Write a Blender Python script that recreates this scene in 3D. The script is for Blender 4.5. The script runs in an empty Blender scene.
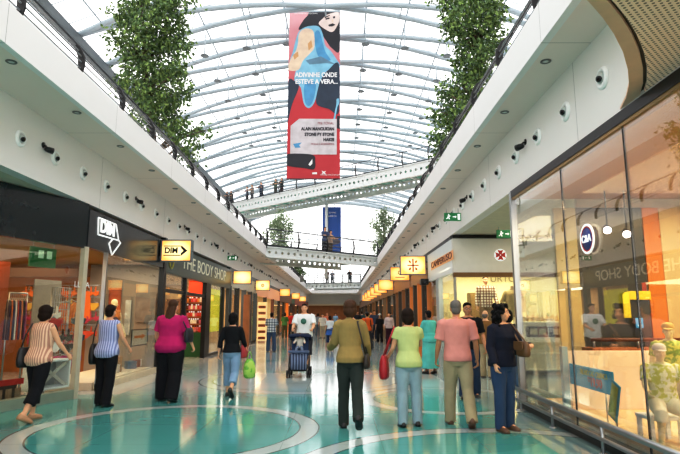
import bpy, bmesh, math, random
from mathutils import Vector, Matrix, noise
R = math.radians
COL = bpy.context.scene.collection
random.seed(7)

# ------------------------------------------------------------------ view set-up (eye height 1.52 m, tilted up 9.4 deg)
F, PX0, PY0, EYE = 540.0, 340.0, 227.0, Vector((0, 0, 1.52))
PITCH = math.atan(89 / F)
SP, CP = math.sin(PITCH), math.cos(PITCH)

def ray(px, py):
    u, v = (px - PX0) / F, -(py - PY0) / F
    return Vector((u, CP - v * SP, SP + v * CP))
def on_plane(px, py, p0, n):
    d = ray(px, py); n = Vector(n)
    t = (Vector(p0) - EYE).dot(n) / d.dot(n)
    return EYE + d * t
def ground(px, py, z=0.0): return on_plane(px, py, (0, 0, z), (0, 0, 1))
def at_x(px, py, x): return on_plane(px, py, (x, 0, 0), (1, 0, 0))
def at_y(px, py, y): return on_plane(px, py, (0, y, 0), (0, 1, 0))

# ------------------------------------------------------------------ tagging
def tag(o, label=None, cat=None, group=None, kind=None):
    if label: o['label'] = label
    if cat: o['category'] = cat
    if group: o['group'] = group
    if kind: o['kind'] = kind
    return o
def empty(name, loc, rz=0.0, label=None, cat=None, group=None):
    o = bpy.data.objects.new(name, None); COL.objects.link(o)
    o.location = loc; o.rotation_euler = (0, 0, rz); o.empty_display_size = .1
    return tag(o, label, cat, group)
def copy_tree(o, parent=None):
    c = o.copy(); COL.objects.link(c)
    if parent is not None: c.parent = parent
    for ch in list(o.children): copy_tree(ch, c)
    return c

# ------------------------------------------------------------------ materials
MATS = {}
def _nt(name):
    m = bpy.data.materials.new(name); m.use_nodes = True
    nt = m.node_tree; nt.nodes.clear()
    out = nt.nodes.new('ShaderNodeOutputMaterial')
    return m, nt, out
def srgb(h):
    if isinstance(h, str):
        c = [int(h[i:i + 2], 16) / 255 for i in (0, 2, 4)]
    else: c = [x / 255 for x in h]
    return tuple((x / 12.92 if x <= .04045 else ((x + .055) / 1.055) ** 2.4) for x in c) + (1,)
class NG:
    """small helper to write node graphs as expressions"""
    def __init__(self, nt): self.nt = nt
    def new(self, t, **k):
        n = self.nt.nodes.new(t)
        for a, b in k.items(): setattr(n, a, b)
        return n
    def link(self, a, b): self.nt.links.new(a, b)
    def put(self, sock, v):
        if isinstance(v, bpy.types.NodeSocket): self.link(v, sock)
        else: sock.default_value = v
    def m(self, op, a, b=0.0, c=0.0):
        n = self.new('ShaderNodeMath', operation=op)
        self.put(n.inputs[0], a); self.put(n.inputs[1], b)
        if len(n.inputs) > 2: self.put(n.inputs[2], c)
        return n.outputs[0]
    def xyz(self, coord='Object'):
        t = self.new('ShaderNodeTexCoord'); s = self.new('ShaderNodeSeparateXYZ')
        self.link(t.outputs[coord], s.inputs[0]); return s.outputs[0], s.outputs[1], s.outputs[2]
    def mix(self, f, a, b):
        n = self.new('ShaderNodeMix', data_type='RGBA')
        self.put(n.inputs[0], f); self.put(n.inputs[6], a); self.put(n.inputs[7], b)
        return n.outputs[2]
    def noise(self, scale, detail=3.0, rough=.5, coord='Object'):
        t = self.new('ShaderNodeTexCoord'); n = self.new('ShaderNodeTexNoise')
        n.inputs['Scale'].default_value = scale; n.inputs['Detail'].default_value = detail
        n.inputs['Roughness'].default_value = rough
        self.link(t.outputs[coord], n.inputs['Vector']); return n.outputs[0]
    def less(self, a, b): return self.m('LESS_THAN', a, b)
    def band(self, a, c, w): return self.less(self.m('ABSOLUTE', self.m('SUBTRACT', a, c)), w)
    def frac(self, a, s): return self.m('FRACT', self.m('MULTIPLY', a, s))

def mat(name, col, rough=.5, metal=0.0, var=.06, scale=6.0, bump=0.0, emis=None, estr=0.0, spec=.5, sheen=0.0, coat=0.0):
    if name in MATS: return MATS[name]
    m, nt, out = _nt(name); g = NG(nt)
    b = g.new('ShaderNodeBsdfPrincipled'); g.link(b.outputs[0], out.inputs[0])
    c = srgb(col) if not (isinstance(col, tuple) and len(col) == 4) else col
    nz = g.noise(scale)
    dk = tuple(x * (1 - var * 2.2) for x in c[:3]) + (1,); lt = tuple(min(1, x * (1 + var * 2.2)) for x in c[:3]) + (1,)
    g.link(g.mix(nz, dk, lt), b.inputs['Base Color'])
    b.inputs['Roughness'].default_value = rough; b.inputs['Metallic'].default_value = metal
    b.inputs['Specular IOR Level'].default_value = spec
    if coat: b.inputs['Coat Weight'].default_value = coat
    if sheen: b.inputs['Sheen Weight'].default_value = sheen
    if bump:
        bp = g.new('ShaderNodeBump'); bp.inputs['Strength'].default_value = bump; bp.inputs['Distance'].default_value = .01
        g.link(g.noise(scale * 3, 4), bp.inputs['Height']); g.link(bp.outputs[0], b.inputs['Normal'])
    if emis is not None:
        e = srgb(emis)
        g.link(g.mix(nz, tuple(x * .85 for x in e[:3]) + (1,), e), b.inputs['Emission Color'])
        b.inputs['Emission Strength'].default_value = estr
    MATS[name] = m; return m

def custom(name, fn, rough=.6, spec=.4, emis=0.0, metal=0.0):
    """principled material whose colour is the node expression fn(g)"""
    if name in MATS: return MATS[name]
    m, nt, out = _nt(name); g = NG(nt)
    b = g.new('ShaderNodeBsdfPrincipled'); g.link(b.outputs[0], out.inputs[0])
    c = fn(g); g.link(c, b.inputs['Base Color'])
    b.inputs['Roughness'].default_value = rough; b.inputs['Specular IOR Level'].default_value = spec
    b.inputs['Metallic'].default_value = metal
    if emis: g.link(c, b.inputs['Emission Color']); b.inputs['Emission Strength'].default_value = emis
    MATS[name] = m; return m

def glass_mat(name, tint=(.93, .96, .95, 1), refl=.06, gain=1.0, rough=.0):
    """thin pane: clear with a facing-dependent mirror reflection"""
    if name in MATS: return MATS[name]
    m, nt, out = _nt(name); g = NG(nt)
    tr = g.new('ShaderNodeBsdfTransparent'); tr.inputs[0].default_value = tint
    gl = g.new('ShaderNodeBsdfGlossy'); gl.inputs['Roughness'].default_value = rough
    gl.inputs[0].default_value = (1, 1, 1, 1)
    lw = g.new('ShaderNodeLayerWeight'); lw.inputs[0].default_value = .5
    f5 = g.m('POWER', lw.outputs['Facing'], 4.0)
    fac = g.m('ADD', g.m('MULTIPLY', f5, gain), refl)
    fac = g.m('MINIMUM', g.m('ADD', fac, g.m('MULTIPLY', g.noise(1.2, 1), .01)), 1.0)
    mx = g.new('ShaderNodeMixShader'); g.link(fac, mx.inputs[0]); g.link(tr.outputs[0], mx.inputs[1]); g.link(gl.outputs[0], mx.inputs[2])
    g.link(mx.outputs[0], out.inputs[0]); MATS[name] = m; return m

# ------------------------------------------------------------------ mesh builder
class MB:
    def __init__(self): self.v = []; self.f = []; self.mi = []; self.sm = []
    def _add(self, vs, fs, mi=0, sm=False):
        b = len(self.v); self.v += [tuple(p) for p in vs]
        for f in fs: self.f.append(tuple(b + i for i in f)); self.mi.append(mi); self.sm.append(sm)
        return self
    def box(self, c, s, mi=0, rz=0.0, M=None):
        x, y, z = s[0] / 2, s[1] / 2, s[2] / 2
        vs = [Vector((a * x, b * y, d * z)) for d in (-1, 1) for b in (-1, 1) for a in (-1, 1)]
        m = M if M is not None else Matrix.Rotation(rz, 3, 'Z')
        c = Vector(c)
        return self._add([c + m @ p for p in vs], [(0, 2, 3, 1), (4, 5, 7, 6), (0, 1, 5, 4), (2, 6, 7, 3), (0, 4, 6, 2), (1, 3, 7, 5)], mi)
    def span(self, a, b, mi=0):
        a, b = Vector(a), Vector(b)
        return self.box((a + b) / 2, [abs(q) for q in (b - a)], mi)
    def rings(self, rs, mi=0, sm=True, cap=True):
        n = len(rs[0]); vs = [p for r in rs for p in r]; fs = []
        for i in range(len(rs) - 1):
            for j in range(n):
                k = (j + 1) % n
                fs.append((i * n + j, i * n + k, (i + 1) * n + k, (i + 1) * n + j))
        if cap:
            fs.append(tuple(range(n - 1, -1, -1))); fs.append(tuple((len(rs) - 1) * n + j for j in range(n)))
        return self._add(vs, fs, mi, sm)
    def tube(self, pts, r, n=8, mi=0, sm=True, flat=1.0, up=None):
        """tube through points; r number or list; flat squashes the second axis"""
        pts = [Vector(p) for p in pts]; rs = []
        if not hasattr(r, '__len__'): r = [r] * len(pts)
        last = None
        for i, p in enumerate(pts):
            d = (pts[min(i + 1, len(pts) - 1)] - pts[max(i - 1, 0)]).normalized()
            if last is None:
                ref = Vector(up) if up is not None else (Vector((0, 0, 1)) if abs(d.z) < .9 else Vector((1, 0, 0)))
                a = d.cross(ref).normalized()
            else:
                a = (last - d * last.dot(d)).normalized()
            last = a; b = d.cross(a)
            rs.append([p + a * (r[i] * math.cos(2 * math.pi * k / n)) + b * (r[i] * flat * math.sin(2 * math.pi * k / n)) for k in range(n)])
        return self.rings(rs, mi, sm)
    def limb(self, pts, r, n=12, mi=0, flat=1.0, up=None):
        """tube with rounded ends"""
        pts = [Vector(p) for p in pts]; r = list(r)
        d0 = (pts[0] - pts[1]).normalized(); d1 = (pts[-1] - pts[-2]).normalized()
        P = [pts[0] + d0 * r[0] * .9, pts[0] + d0 * r[0] * .6] + pts + [pts[-1] + d1 * r[-1] * .6, pts[-1] + d1 * r[-1] * .9]
        Q = [r[0] * .4, r[0] * .8] + r + [r[-1] * .8, r[-1] * .4]
        return self.tube(P, Q, n, mi, True, flat, up)
    def ball(self, c, r, nu=14, nv=9, mi=0, M=None):
        c = Vector(c); r = (r, r, r) if not hasattr(r, '__len__') else r
        rs = []
        for i in range(nv + 1):
            t = math.pi * (.02 + .96 * i / nv)
            ring = []
            for j in range(nu):
                a = 2 * math.pi * j / nu
                p = Vector((r[0] * math.sin(t) * math.cos(a), r[1] * math.sin(t) * math.sin(a), -r[2] * math.cos(t)))
                ring.append(c + (M @ p if M is not None else p))
            rs.append(ring)
        return self.rings(rs, mi, True)
    def lathe(self, prof, c=(0, 0, 0), n=16, mi=0, M=None, sm=True, cap=True):
        c = Vector(c); rs = []
        for (r, z) in prof:
            ring = [Vector((r * math.cos(2 * math.pi * j / n), r * math.sin(2 * math.pi * j / n), z)) for j in range(n)]
            rs.append([c + (M @ p if M is not None else p) for p in ring])
        return self.rings(rs, mi, sm, cap)
    def face(self, pts, mi=0): return self._add(pts, [tuple(range(len(pts)))], mi)
    def prism(self, pts, off, mi=0, side=None):
        """flat polygon (3-D points, in order) thickened along off"""
        pts = [Vector(p) for p in pts]; off = Vector(off); n = len(pts)
        fs = [tuple(range(n - 1, -1, -1)), tuple(range(n, 2 * n))] + [(i, (i + 1) % n, n + (i + 1) % n, n + i) for i in range(n)]
        return self._add(pts + [p + off for p in pts], fs, mi)
    def build(self, name, mats, parent=None, loc=(0, 0, 0), rz=0.0, bevel=0.0, recalc=True):
        me = bpy.data.meshes.new(name); me.from_pydata(self.v, [], self.f)
        mats = mats if isinstance(mats, (list, tuple)) else [mats]
        for m in mats: me.materials.append(m)
        me.polygons.foreach_set('material_index', self.mi); me.polygons.foreach_set('use_smooth', self.sm)
        if recalc:
            bm = bmesh.new(); bm.from_mesh(me); bmesh.ops.recalc_face_normals(bm, faces=bm.faces); bm.to_mesh(me); bm.free()
        me.update()
        o = bpy.data.objects.new(name, me); COL.objects.link(o)
        o.location = loc; o.rotation_euler = (0, 0, rz)
        if parent is not None: o.parent = parent
        if bevel:
            b = o.modifiers.new('bevel', 'BEVEL'); b.width = bevel; b.segments = 2; b.limit_method = 'ANGLE'
        return o
    def fuse(self, name, mt, voxel, smooth=3, parent=None, wrinkle=0.0, wscale=9.0, loc=(0, 0, 0), rz=0.0):
        """union of the closed shells into one continuous smooth surface"""
        me = bpy.data.meshes.new('tmp'); me.from_pydata(self.v, [], self.f)
        bm = bmesh.new(); bm.from_mesh(me); bmesh.ops.recalc_face_normals(bm, faces=bm.faces); bm.to_mesh(me); bm.free()
        t = bpy.data.objects.new('tmp', me); COL.objects.link(t)
        md = t.modifiers.new('r', 'REMESH'); md.mode = 'VOXEL'; md.voxel_size = voxel; md.use_smooth_shade = True
        if smooth:
            s = t.modifiers.new('s', 'SMOOTH'); s.factor = .5; s.iterations = smooth
        dg = bpy.context.evaluated_depsgraph_get()
        nm = bpy.data.meshes.new_from_object(t.evaluated_get(dg))
        bpy.data.objects.remove(t); bpy.data.meshes.remove(me)
        if wrinkle:
            nrm = [v.normal.copy() for v in nm.vertices]
            for v, vn in zip(nm.vertices, nrm):
                p = v.co
                q = Vector((p.x * wscale, p.y * wscale, p.z * wscale * .55))
                v.co = p + vn * (noise.noise(q) + .5 * noise.noise(q * 2.3)) * wrinkle
        nm.name = name; nm.materials.clear()
        for m in (mt if isinstance(mt, (list, tuple)) else [mt]): nm.materials.append(m)
        nm.polygons.foreach_set('use_smooth', [True] * len(nm.polygons))
        o = bpy.data.objects.new(name, nm); COL.objects.link(o); o.location = loc; o.rotation_euler = (0, 0, rz)
        if parent is not None: o.parent = parent
        return o

def text_obj(name, s, size, m, parent=None, M=None, extrude=.004, align='CENTER', shear=0.0, bold=0.0, spacing=1.0, xs=1.0, fit=None):
    cu = bpy.data.curves.new('t', 'FONT'); cu.body = s; cu.size = size; cu.extrude = extrude
    cu.align_x = align; cu.align_y = 'CENTER'; cu.shear = shear; cu.offset = bold; cu.space_character = spacing
    t = bpy.data.objects.new('t', cu); COL.objects.link(t)
    dg = bpy.context.evaluated_depsgraph_get(); dg.update()
    me = bpy.data.meshes.new_from_object(t.evaluated_get(dg))
    bpy.data.objects.remove(t); bpy.data.curves.remove(cu)
    if fit:
        vx = [v.co.x for v in me.vertices]; xs = fit / (max(vx) - min(vx))
    if xs != 1: me.transform(Matrix.Scale(xs, 4, Vector((1, 0, 0))))
    if M is not None: me.transform(M)
    me.materials.clear(); me.materials.append(m); me.name = name
    o = bpy.data.objects.new(name, me); COL.objects.link(o)
    if parent is not None: o.parent = parent
    return o
def frame_m(origin, xdir, ydir=(0, 0, 1)):
    """matrix whose local x runs along xdir, local y along ydir, local z out of the sheet"""
    x = Vector(xdir).normalized(); y = Vector(ydir).normalized(); z = x.cross(y).normalized()
    m = Matrix((x, y, z)).transposed().to_4x4(); m.translation = Vector(origin); return m
# ------------------------------------------------------------------ people
SKINS = {'light': 'd9a684', 'tan': 'c08a64', 'brown': '7a4d36', 'pale': 'e3b79b', 'sand': 'ecd9ae', 'grey': '8d8783'}
def skin(k): return mat('skin ' + k, SKINS[k], .5, var=.05, scale=14, bump=.05)
def rotx(v, a): return Matrix.Rotation(a, 3, 'X') @ v
def ring_xy(c, rx, ry, n=20, p=2.3):
    out = []
    for k in range(n):
        a = 2 * math.pi * k / n; ca, sa = math.cos(a), math.sin(a)
        out.append(Vector((c[0] + rx * math.copysign(abs(ca) ** (2 / p), ca), c[1] + ry * math.copysign(abs(sa) ** (2 / p), sa), c[2])))
    return out

def person(loc, rz, H, spec, label, group=None, near=True, cat='person', name='person'):
    """A walking or standing figure facing local +Y. Body is one continuous mesh, clothes and hair are its children."""
    S = H / 1.72; fem = spec.get('fem', False); w = spec.get('w', 1.0)
    child = spec.get('child', False)
    vox = (.009 if near else .017) ; cvox = (.0115 if near else .02)
    sk = skin(spec.get('skin', 'light'))
    lean = R(spec.get('lean', 2))
    # torso rings: z, half width, half depth, centre y
    if fem:
        T = [(.80, .135, .105, -.005), (.86, .172, .125, -.012), (.92, .178, .128, -.015), (1.0, .158, .112, -.005), (1.08, .132, .098, 0), (1.18, .142, .103, .005),
             (1.27, .155, .122, .018), (1.34, .158, .108, .005), (1.40, .145, .085, -.008), (1.44, .105, .066, -.012), (1.475, .058, .056, -.012)]
        shw, hipx = .168, .088
    else:
        T = [(.80, .13, .105, -.005), (.86, .162, .118, -.008), (.92, .168, .12, -.008), (1.0, .16, .112, 0), (1.08, .152, .108, .004), (1.18, .16, .112, .004),
             (1.28, .176, .12, .004), (1.36, .18, .112, -.004), (1.41, .165, .092, -.01), (1.45, .115, .068, -.012), (1.48, .062, .06, -.012)]
        shw, hipx = .196, .09
    wt = lambda z: 1 + (w - 1) * (1.0 if z < 1.36 else max(.25, 1 - (z - 1.36) * 6))
    hip0 = .90
    hips = Vector((0, 0, hip0))
    def up(p):      # lean of the upper body about the hips
        p = Vector(p)
        if p.z > hip0: p = hips + rotx(p - hips, -lean)
        return p
    def torso(mb, off, z0, z1, offd=None, flare=0.0):
        rs = []
        zs = sorted(set([t[0] for t in T if z0 < t[0] < z1] + [z0, z1]))
        for z in zs:
            for a, b in zip(T, T[1:]):
                if a[0] <= z <= b[0]:
                    k = (z - a[0]) / (b[0] - a[0]); t = [a[i] + (b[i] - a[i]) * k for i in range(4)]; break
            else: t = T[0] if z < T[0][0] else T[-1]
            fl = flare * max(0, (1.05 - z)) 
            rs.append([up(q) for q in ring_xy((0, t[3], z), t[1] * wt(z) + off + fl, t[2] * wt(z) * (1.05 if w > 1.1 else 1) + off + fl)])
        mb.rings(rs)
    # legs
    LEG = {}
    th, sh = .42, .40
    for sgn, key in ((-1, 'L'), (1, 'R')):
        sw, kn, fp, out = spec.get('leg' + key, (0, 3, 0, 3))
        h = Vector((sgn * hipx * (1 + (w - 1) * .5), 0, hip0 - .03))
        d1 = rotx(Vector((math.sin(R(out)) * sgn, 0, -math.cos(R(out)))), R(sw))
        k = h + d1 * th
        d2 = rotx(Vector((math.sin(R(out * .4)) * sgn, 0, -1)).normalized(), R(sw - kn))
        a = k + d2 * sh
        toe = Matrix.Rotation(R(-sgn * 6), 3, 'Z') @ rotx(Vector((0, 1, 0)), R(sw - kn + fp))
        LEG[key] = (h, k, a, d1, d2, toe)
    drop = min(min(L[2].z - .085, (L[2] + L[5] * .17).z - .035) for L in LEG.values())
    zoff = -drop
    # arms
    ARM = {}
    for sgn, key in ((-1, 'L'), (1, 'R')):
        swg, abd, elb, yaw = spec.get('arm' + key, (0, 8, 12, 0))
        s = up(Vector((sgn * shw * (1 + (w - 1) * .45), -.012, 1.395)))
        d1 = rotx(Vector((sgn * math.sin(R(abd)), 0, -math.cos(R(abd)))), R(swg))
        e = s + d1 * .285
        ax = Vector((1, 0, 0))
        d2 = Matrix.Rotation(R(swg + elb), 3, 'X') @ Vector((sgn * math.sin(R(abd * .5)), 0, -math.cos(R(abd * .5))))
        d2 = Matrix.Rotation(R(-sgn * -yaw), 3, 'Z') @ d2
        d2.normalize(); wr = e + d2 * .245
        ARM[key] = (s, e, wr, d1, d2, sgn)
    headc = up(Vector((0, .012, 1.605)))
    hyaw, htilt = R(spec.get('look', 0)), R(spec.get('tilt', 0))
    HM = Matrix.Rotation(hyaw, 3, 'Z') @ Matrix.Rotation(-lean * .5 - htilt, 3, 'X')
    # ---------- body
    b = MB()
    torso(b, 0, .80, 1.475)
    b.limb([up((0, -.012, 1.42)), up((0, -.002, 1.50)), headc + HM @ Vector((0, -.012, -.05))], [.062, .054 if not fem else .048, .05], 14)
    lw_ = 1 + (w - 1) * .8
    for L in LEG.values():
        h, k, a, d1, d2, toe = L
        b.limb([h + Vector((0, 0, .02)), h + d1 * .12, h + d1 * .28, k, k + d2 * .1, k + d2 * .22, a], [.088 * lw_, .086 * lw_, .068 * lw_, .053 * lw_, .056 * lw_, .046 * lw_, .036], 14)
        heel = a + Vector((0, 0, -.055)) - toe * .03
        sole = a - Vector((0, 0, .062))
        b.limb([a - toe * .02, a + toe * .04 + d2 * .03, a + toe * .10 + d2 * .045, a + toe * .165 + d2 * .058], [.036, .036, .034, .022], 12)
        b.ball(a + d2 * .045 - toe * .03, (.032, .036, .036))
    aw = 1 + (w - 1) * .7
    for s, e, wr, d1, d2, sgn in ARM.values():
        am = .88 if fem else 1.0
        b.limb([s + Vector((-sgn * .03, 0, .0)), s + d1 * .03, s + d1 * .14, e, e + d2 * .07, e + d2 * .16, wr], [.056 * am, .056 * am * aw, .048 * am * aw, .038 * am * aw, .04 * am * aw, .033 * am, .026], 12)
        # hand: palm, four bent fingers, thumb from the side of the palm
        side = Vector((-sgn, 0, 0)); pn = (side - d2 * side.dot(d2)).normalized()      # palm normal, towards the thigh
        fwd = d2.cross(pn).normalized()
        if fwd.y < 0: fwd = -fwd                                                          # thumb side points forward
        hs = .92 if fem else 1.0
        b.limb([wr - d2 * .01, wr + d2 * .035 * hs, wr + d2 * .085 * hs], [.026, .036 * hs, .038 * hs], 12, flat=.42, up=pn.cross(d2) if False else pn)
        curl = spec.get('curl' + ('L' if sgn < 0 else 'R'), 28)
        if near:
            for q in range(4):
                o = wr + d2 * (.088 if q in (1, 2) else .082) * hs + fwd * (.027 - .018 * q) * hs
                ln = (.038, .043, .04, .031)[q] * hs; p = [o]
                ang = 0
                for sgm, f in enumerate((1.0, .72, .58)):
                    ang += R(curl + 6 * q) * (.7 if sgm == 0 else 1)
                    p.append(p[-1] + (d2 * math.cos(ang) + pn * math.sin(ang)) * ln * f)
                b.limb(p, [.0092 * hs, .009 * hs, .0084 * hs, .0076 * hs], 8)
            o = wr + d2 * .025 * hs + fwd * .028 * hs
            tdir = (d2 * .72 + fwd * .55 + pn * .42).normalized()
            b.limb([o, o + tdir * .04 * hs, o + (tdir + d2 * .4).normalized() * .072 * hs], [.0125 * hs, .0105 * hs, .0088 * hs], 8)
        else:
            b.limb([wr + d2 * .08, wr + d2 * .13 + pn * .01, wr + d2 * .16 + pn * .03], [.03, .028, .018], 8, flat=.5, up=pn)
    # head
    HS = 1.0 if not child else 1.0
    hd = lambda p: headc + HM @ (Vector(p) * HS)
    b.ball(hd((0, -.012, .03)), (.074 * HS, .092 * HS, .088 * HS), 20, 14, M=HM)
    b.ball(hd((0, .012, -.03)), (.064 * HS, .076 * HS, .082 * HS), 18, 12, M=HM)
    b.ball(hd((0, .045, -.082)), (.036 * HS, .034 * HS, .03 * HS), 12, 8, M=HM)                     # chin
    b.limb([hd((0, .078, .02)), hd((0, .094, -.008)), hd((0, .103, -.026))], [.0095, .012, .0145], 8)  # nose
    b.limb([hd((-.034, .074, .028)), hd((0, .083, .03)), hd((.034, .074, .028))], [.011, .012, .011], 8)   # brow
    b.limb([hd((-.019, .079, -.055)), hd((0, .086, -.055)), hd((.019, .079, -.055))], [.008, .011, .008], 8)  # mouth
    for sgn in (-1, 1):
        b.ball(hd((sgn * .076, -.005, -.005)), (.012, .02, .032), 8, 6, M=HM)
        b.ball(hd((sgn * .042, .058, -.028)), (.022, .02, .022), 8, 6, M=HM)
    for i in range(len(b.v)): b.v[i] = (b.v[i][0] * S, b.v[i][1] * S, (b.v[i][2] + zoff) * S)
    root = b.fuse(name, sk, vox * max(S, .6), 2, loc=loc, rz=rz)
    tag(root, label, cat, group)
    def done(mb, nm, mt, v, smooth=3, wr=0.0, ws=9.0):
        for i in range(len(mb.v)): mb.v[i] = (mb.v[i][0] * S, mb.v[i][1] * S, (mb.v[i][2] + zoff) * S)
        return mb.fuse(nm, mt, v * max(S, .6), smooth, root, wr * S, ws / S)
    def plain(mb, nm, mt, parent=None, **k):
        for i in range(len(mb.v)): mb.v[i] = (mb.v[i][0] * S, mb.v[i][1] * S, (mb.v[i][2] + zoff) * S)
        return mb.build(nm, mt, parent if parent is not None else root, **k)
    # ---------- trousers / skirt
    if spec.get('legs'):
        nm, mt, end, loose = spec['legs']          # end: 1 = ankle
        t = MB()
        torso(t, .014, .79, spec.get('rise', 1.04))
        for L in LEG.values():
            h, k, a, d1, d2, toe = L
            P = [h + Vector((0, 0, .03)), h + d1 * .06, h + d1 * .16, h + d1 * .30, k, k + d2 * .12, k + d2 * .26, a + d2 * .055]
            Q = [.10 * lw_, .105 * lw_, .102 * lw_, .084 * lw_ + loose * .3, .07 * lw_ + loose * .7, .07 * lw_ + loose, .066 * lw_ + loose * 1.1, .062 * lw_ + loose * 1.2]
            n = 8
            if end < 1:
                cut = k + d2 * (.40 * max(0.0, (end - .5) * 2) + .02)
                keep = [i for i in range(8) if i < 4 or (P[i] - k).dot(d2) < (cut - k).dot(d2) - .03]
                P = [P[i] for i in keep] + [cut]; Q = [Q[i] for i in keep] + [Q[keep[-1]]]
            t.tube(P, Q, 16, flat=1.08)
        done(t, nm, mt, cvox, 3, .006, 10)
    if spec.get('skirt'):
        nm, mt, z0, fl, ztop = spec['skirt']
        t = MB(); rs = []
        for i in range(9):
            z = z0 + (ztop - z0) * i / 8
            k = max(0, (.92 - z))
            rs.append(ring_xy((0, -.005, z), (.172 * w + .02) + fl * k - max(0, z - .92) * .15, .125 * w + .02 + fl * k * .8, 20))
        t.rings(rs); done(t, nm, mt, cvox, 3, .01, 8)
    # ---------- top
    if spec.get('top'):
        nm, mt, hem, sl, th_ = spec['top']
        t = MB()
        torso(t, th_, hem, spec.get('neckz', 1.452), flare=spec.get('flare', 0.05))
        for s, e, wr, d1, d2, sgn in ARM.values():
            am = .88 if fem else 1.0
            if sl <= 0:
                t.limb([s + Vector((-sgn * .06, 0, .006)), s + Vector((-sgn * .015, 0, .004))], [.05 + th_ * .5, .052 + th_ * .3], 12); continue
            P = [s + Vector((-sgn * .05, 0, .004)), s + d1 * .02]; Q = [.056 * am + th_ * .8, .06 * am * aw + th_ * .8]
            L = sl * .53
            for q in (.10, .19, .285): 
                if q < L: P.append(s + d1 * q); Q.append((.056 - q * .055) * am * aw + th_)
            if L > .285:
                for q in (.07, .15, .23):
                    if .285 + q < L: P.append(e + d2 * q); Q.append((.041 - q * .03) * am * aw + th_)
                P.append(e + d2 * (L - .285)); Q.append(Q[-1])
            else:
                P.append(s + d1 * L); Q.append(Q[-1] + .006)
            t.tube(P, Q, 14)
        if spec.get('collar'):
            t.limb([up((-.05, -.035, 1.462)), up((0, -.062, 1.475)), up((.05, -.035, 1.462))], [.018, .02, .018], 8)
            for sgn in (-1, 1): t.limb([up((sgn * .05, -.03, 1.462)), up((sgn * .062, .03, 1.455)), up((sgn * .03, .07, 1.425))], [.018, .018, .014], 8)
        done(t, nm, mt, cvox, 3, .0055 if near else .004, 11)
    if spec.get('extra_top'):
        nm, mt, hem, th_ = spec['extra_top']; t = MB(); torso(t, th_, hem, 1.3); done(t, nm, mt, cvox, 2)
    # ---------- shoes
    if spec.get('shoe'):
        mt = spec['shoe']; heel_h = spec.get('heel', 0)
        for L in LEG.values():
            h, k, a, d1, d2, toe = L
            t = MB(); dn = d2
            lat = toe.cross(dn).normalized(); dn = lat.cross(toe).normalized()
            if dn.dot(d2) < 0: dn = -dn
            base = a + dn * .066
            rs = []
            for (f, hw, top) in ((-.075, .024, .045), (-.06, .038, .075), (-.01, .044, .08), (.05, .046, .068), (.11, .05, .052), (.155, .044, .04), (.19, .022, .026)):
                c = base + toe * f
                rs.append([c + lat * hw + dn * .018, c + lat * hw * 1.02 - dn * top * .35, c + lat * hw * .6 - dn * top * .85, c - dn * top, c - lat * hw * .6 - dn * top * .85, c - lat * hw * 1.02 - dn * top * .35, c - lat * hw + dn * .018])
            t.rings(rs)
            if heel_h: t.tube([base - toe * .045 + dn * .0, base - toe * .045 + dn * .02], [.022, .012], 8)
            plain(t, 'shoe', mt)
    # ---------- hair
    hs = spec.get('hair')
    if hs:
        style, mt = hs; t = MB()
        if style in ('short', 'grey', 'balding'):
            t.ball(hd((0, -.026, .045 if style != 'balding' else -.0)), (.081, .094, .086 if style != 'balding' else .05), 18, 12, M=HM)
            t.ball(hd((0, -.052, -.02)), (.07, .062, .07), 14, 10, M=HM)
            if style != 'balding': t.limb([hd((-.05, .05, .09)), hd((0, .066, .1)), hd((.05, .05, .09))], [.018, .02, .018], 8)
        elif style == 'bob':
            t.ball(hd((0, -.026, .042)), (.099, .108, .1), 18, 12, M=HM)
            t.ball(hd((0, -.05, -.03)), (.1, .082, .092), 16, 10, M=HM)
            t.ball(hd((0, -.055, -.085)), (.068, .055, .05), 14, 8, M=HM)
            for sgn in (-1, 1): t.limb([hd((sgn * .066, .03, .06)), hd((sgn * .08, .015, .0)), hd((sgn * .072, -.005, -.07))], [.022, .022, .018], 8)
            t.limb([hd((-.05, .055, .085)), hd((0, .07, .095)), hd((.05, .055, .085))], [.02, .022, .02], 8)
        elif style in ('long', 'ponytail'):
            t.ball(hd((0, -.024, .04)), (.086, .1, .092), 18, 12, M=HM)
            t.ball(hd((0, -.055, -.03)), (.078, .065, .08), 16, 10, M=HM)
            t.limb([hd((-.05, .055, .085)), hd((0, .068, .095)), hd((.05, .055, .085))], [.018, .02, .018], 8)
            wd = .09 if style == 'long' else .042
            t.limb([hd((0, -.07, -.02)), hd((0, -.1, -.1)), hd((.0, -.125, -.2)), hd((0, -.145, -.30)), hd((.005, -.15, -.39))], [wd * .9, wd, wd, wd * .85, wd * .4], 14, flat=.55, up=(0, 1, 0))
        elif style == 'curly':
            rnd = random.Random(3)
            t.ball(hd((0, -.03, .04)), (.1, .1, .1), 18, 12, M=HM)
            t.ball(hd((0, -.06, -.08)), (.1, .07, .11), 16, 10, M=HM)
            for i in range(90):
                a = rnd.uniform(0, 2 * math.pi); z = rnd.uniform(-.2, .13)
                rr = .112 if z < .06 else .09
                x, y = rr * math.cos(a), rr * math.sin(a) - .025
                if y > .035 and z < .075: continue
                t.ball(hd((x, y, z)), rnd.uniform(.02, .034), 7, 5)
        elif style == 'updo':
            t.ball(hd((0, -.024, .04)), (.088, .1, .092), 18, 12, M=HM)
            t.ball(hd((0, -.05, -.03)), (.08, .065, .075), 16, 10, M=HM)
            t.ball(hd((0, -.1, .03)), (.055, .04, .055), 12, 8, M=HM)
            t.limb([hd((-.05, .055, .085)), hd((0, .068, .095)), hd((.05, .055, .085))], [.018, .02, .018], 8)
        done(t, 'hair', mt, .008 if near else .016, 2, .004 if style != 'curly' else .006, 34)
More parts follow.
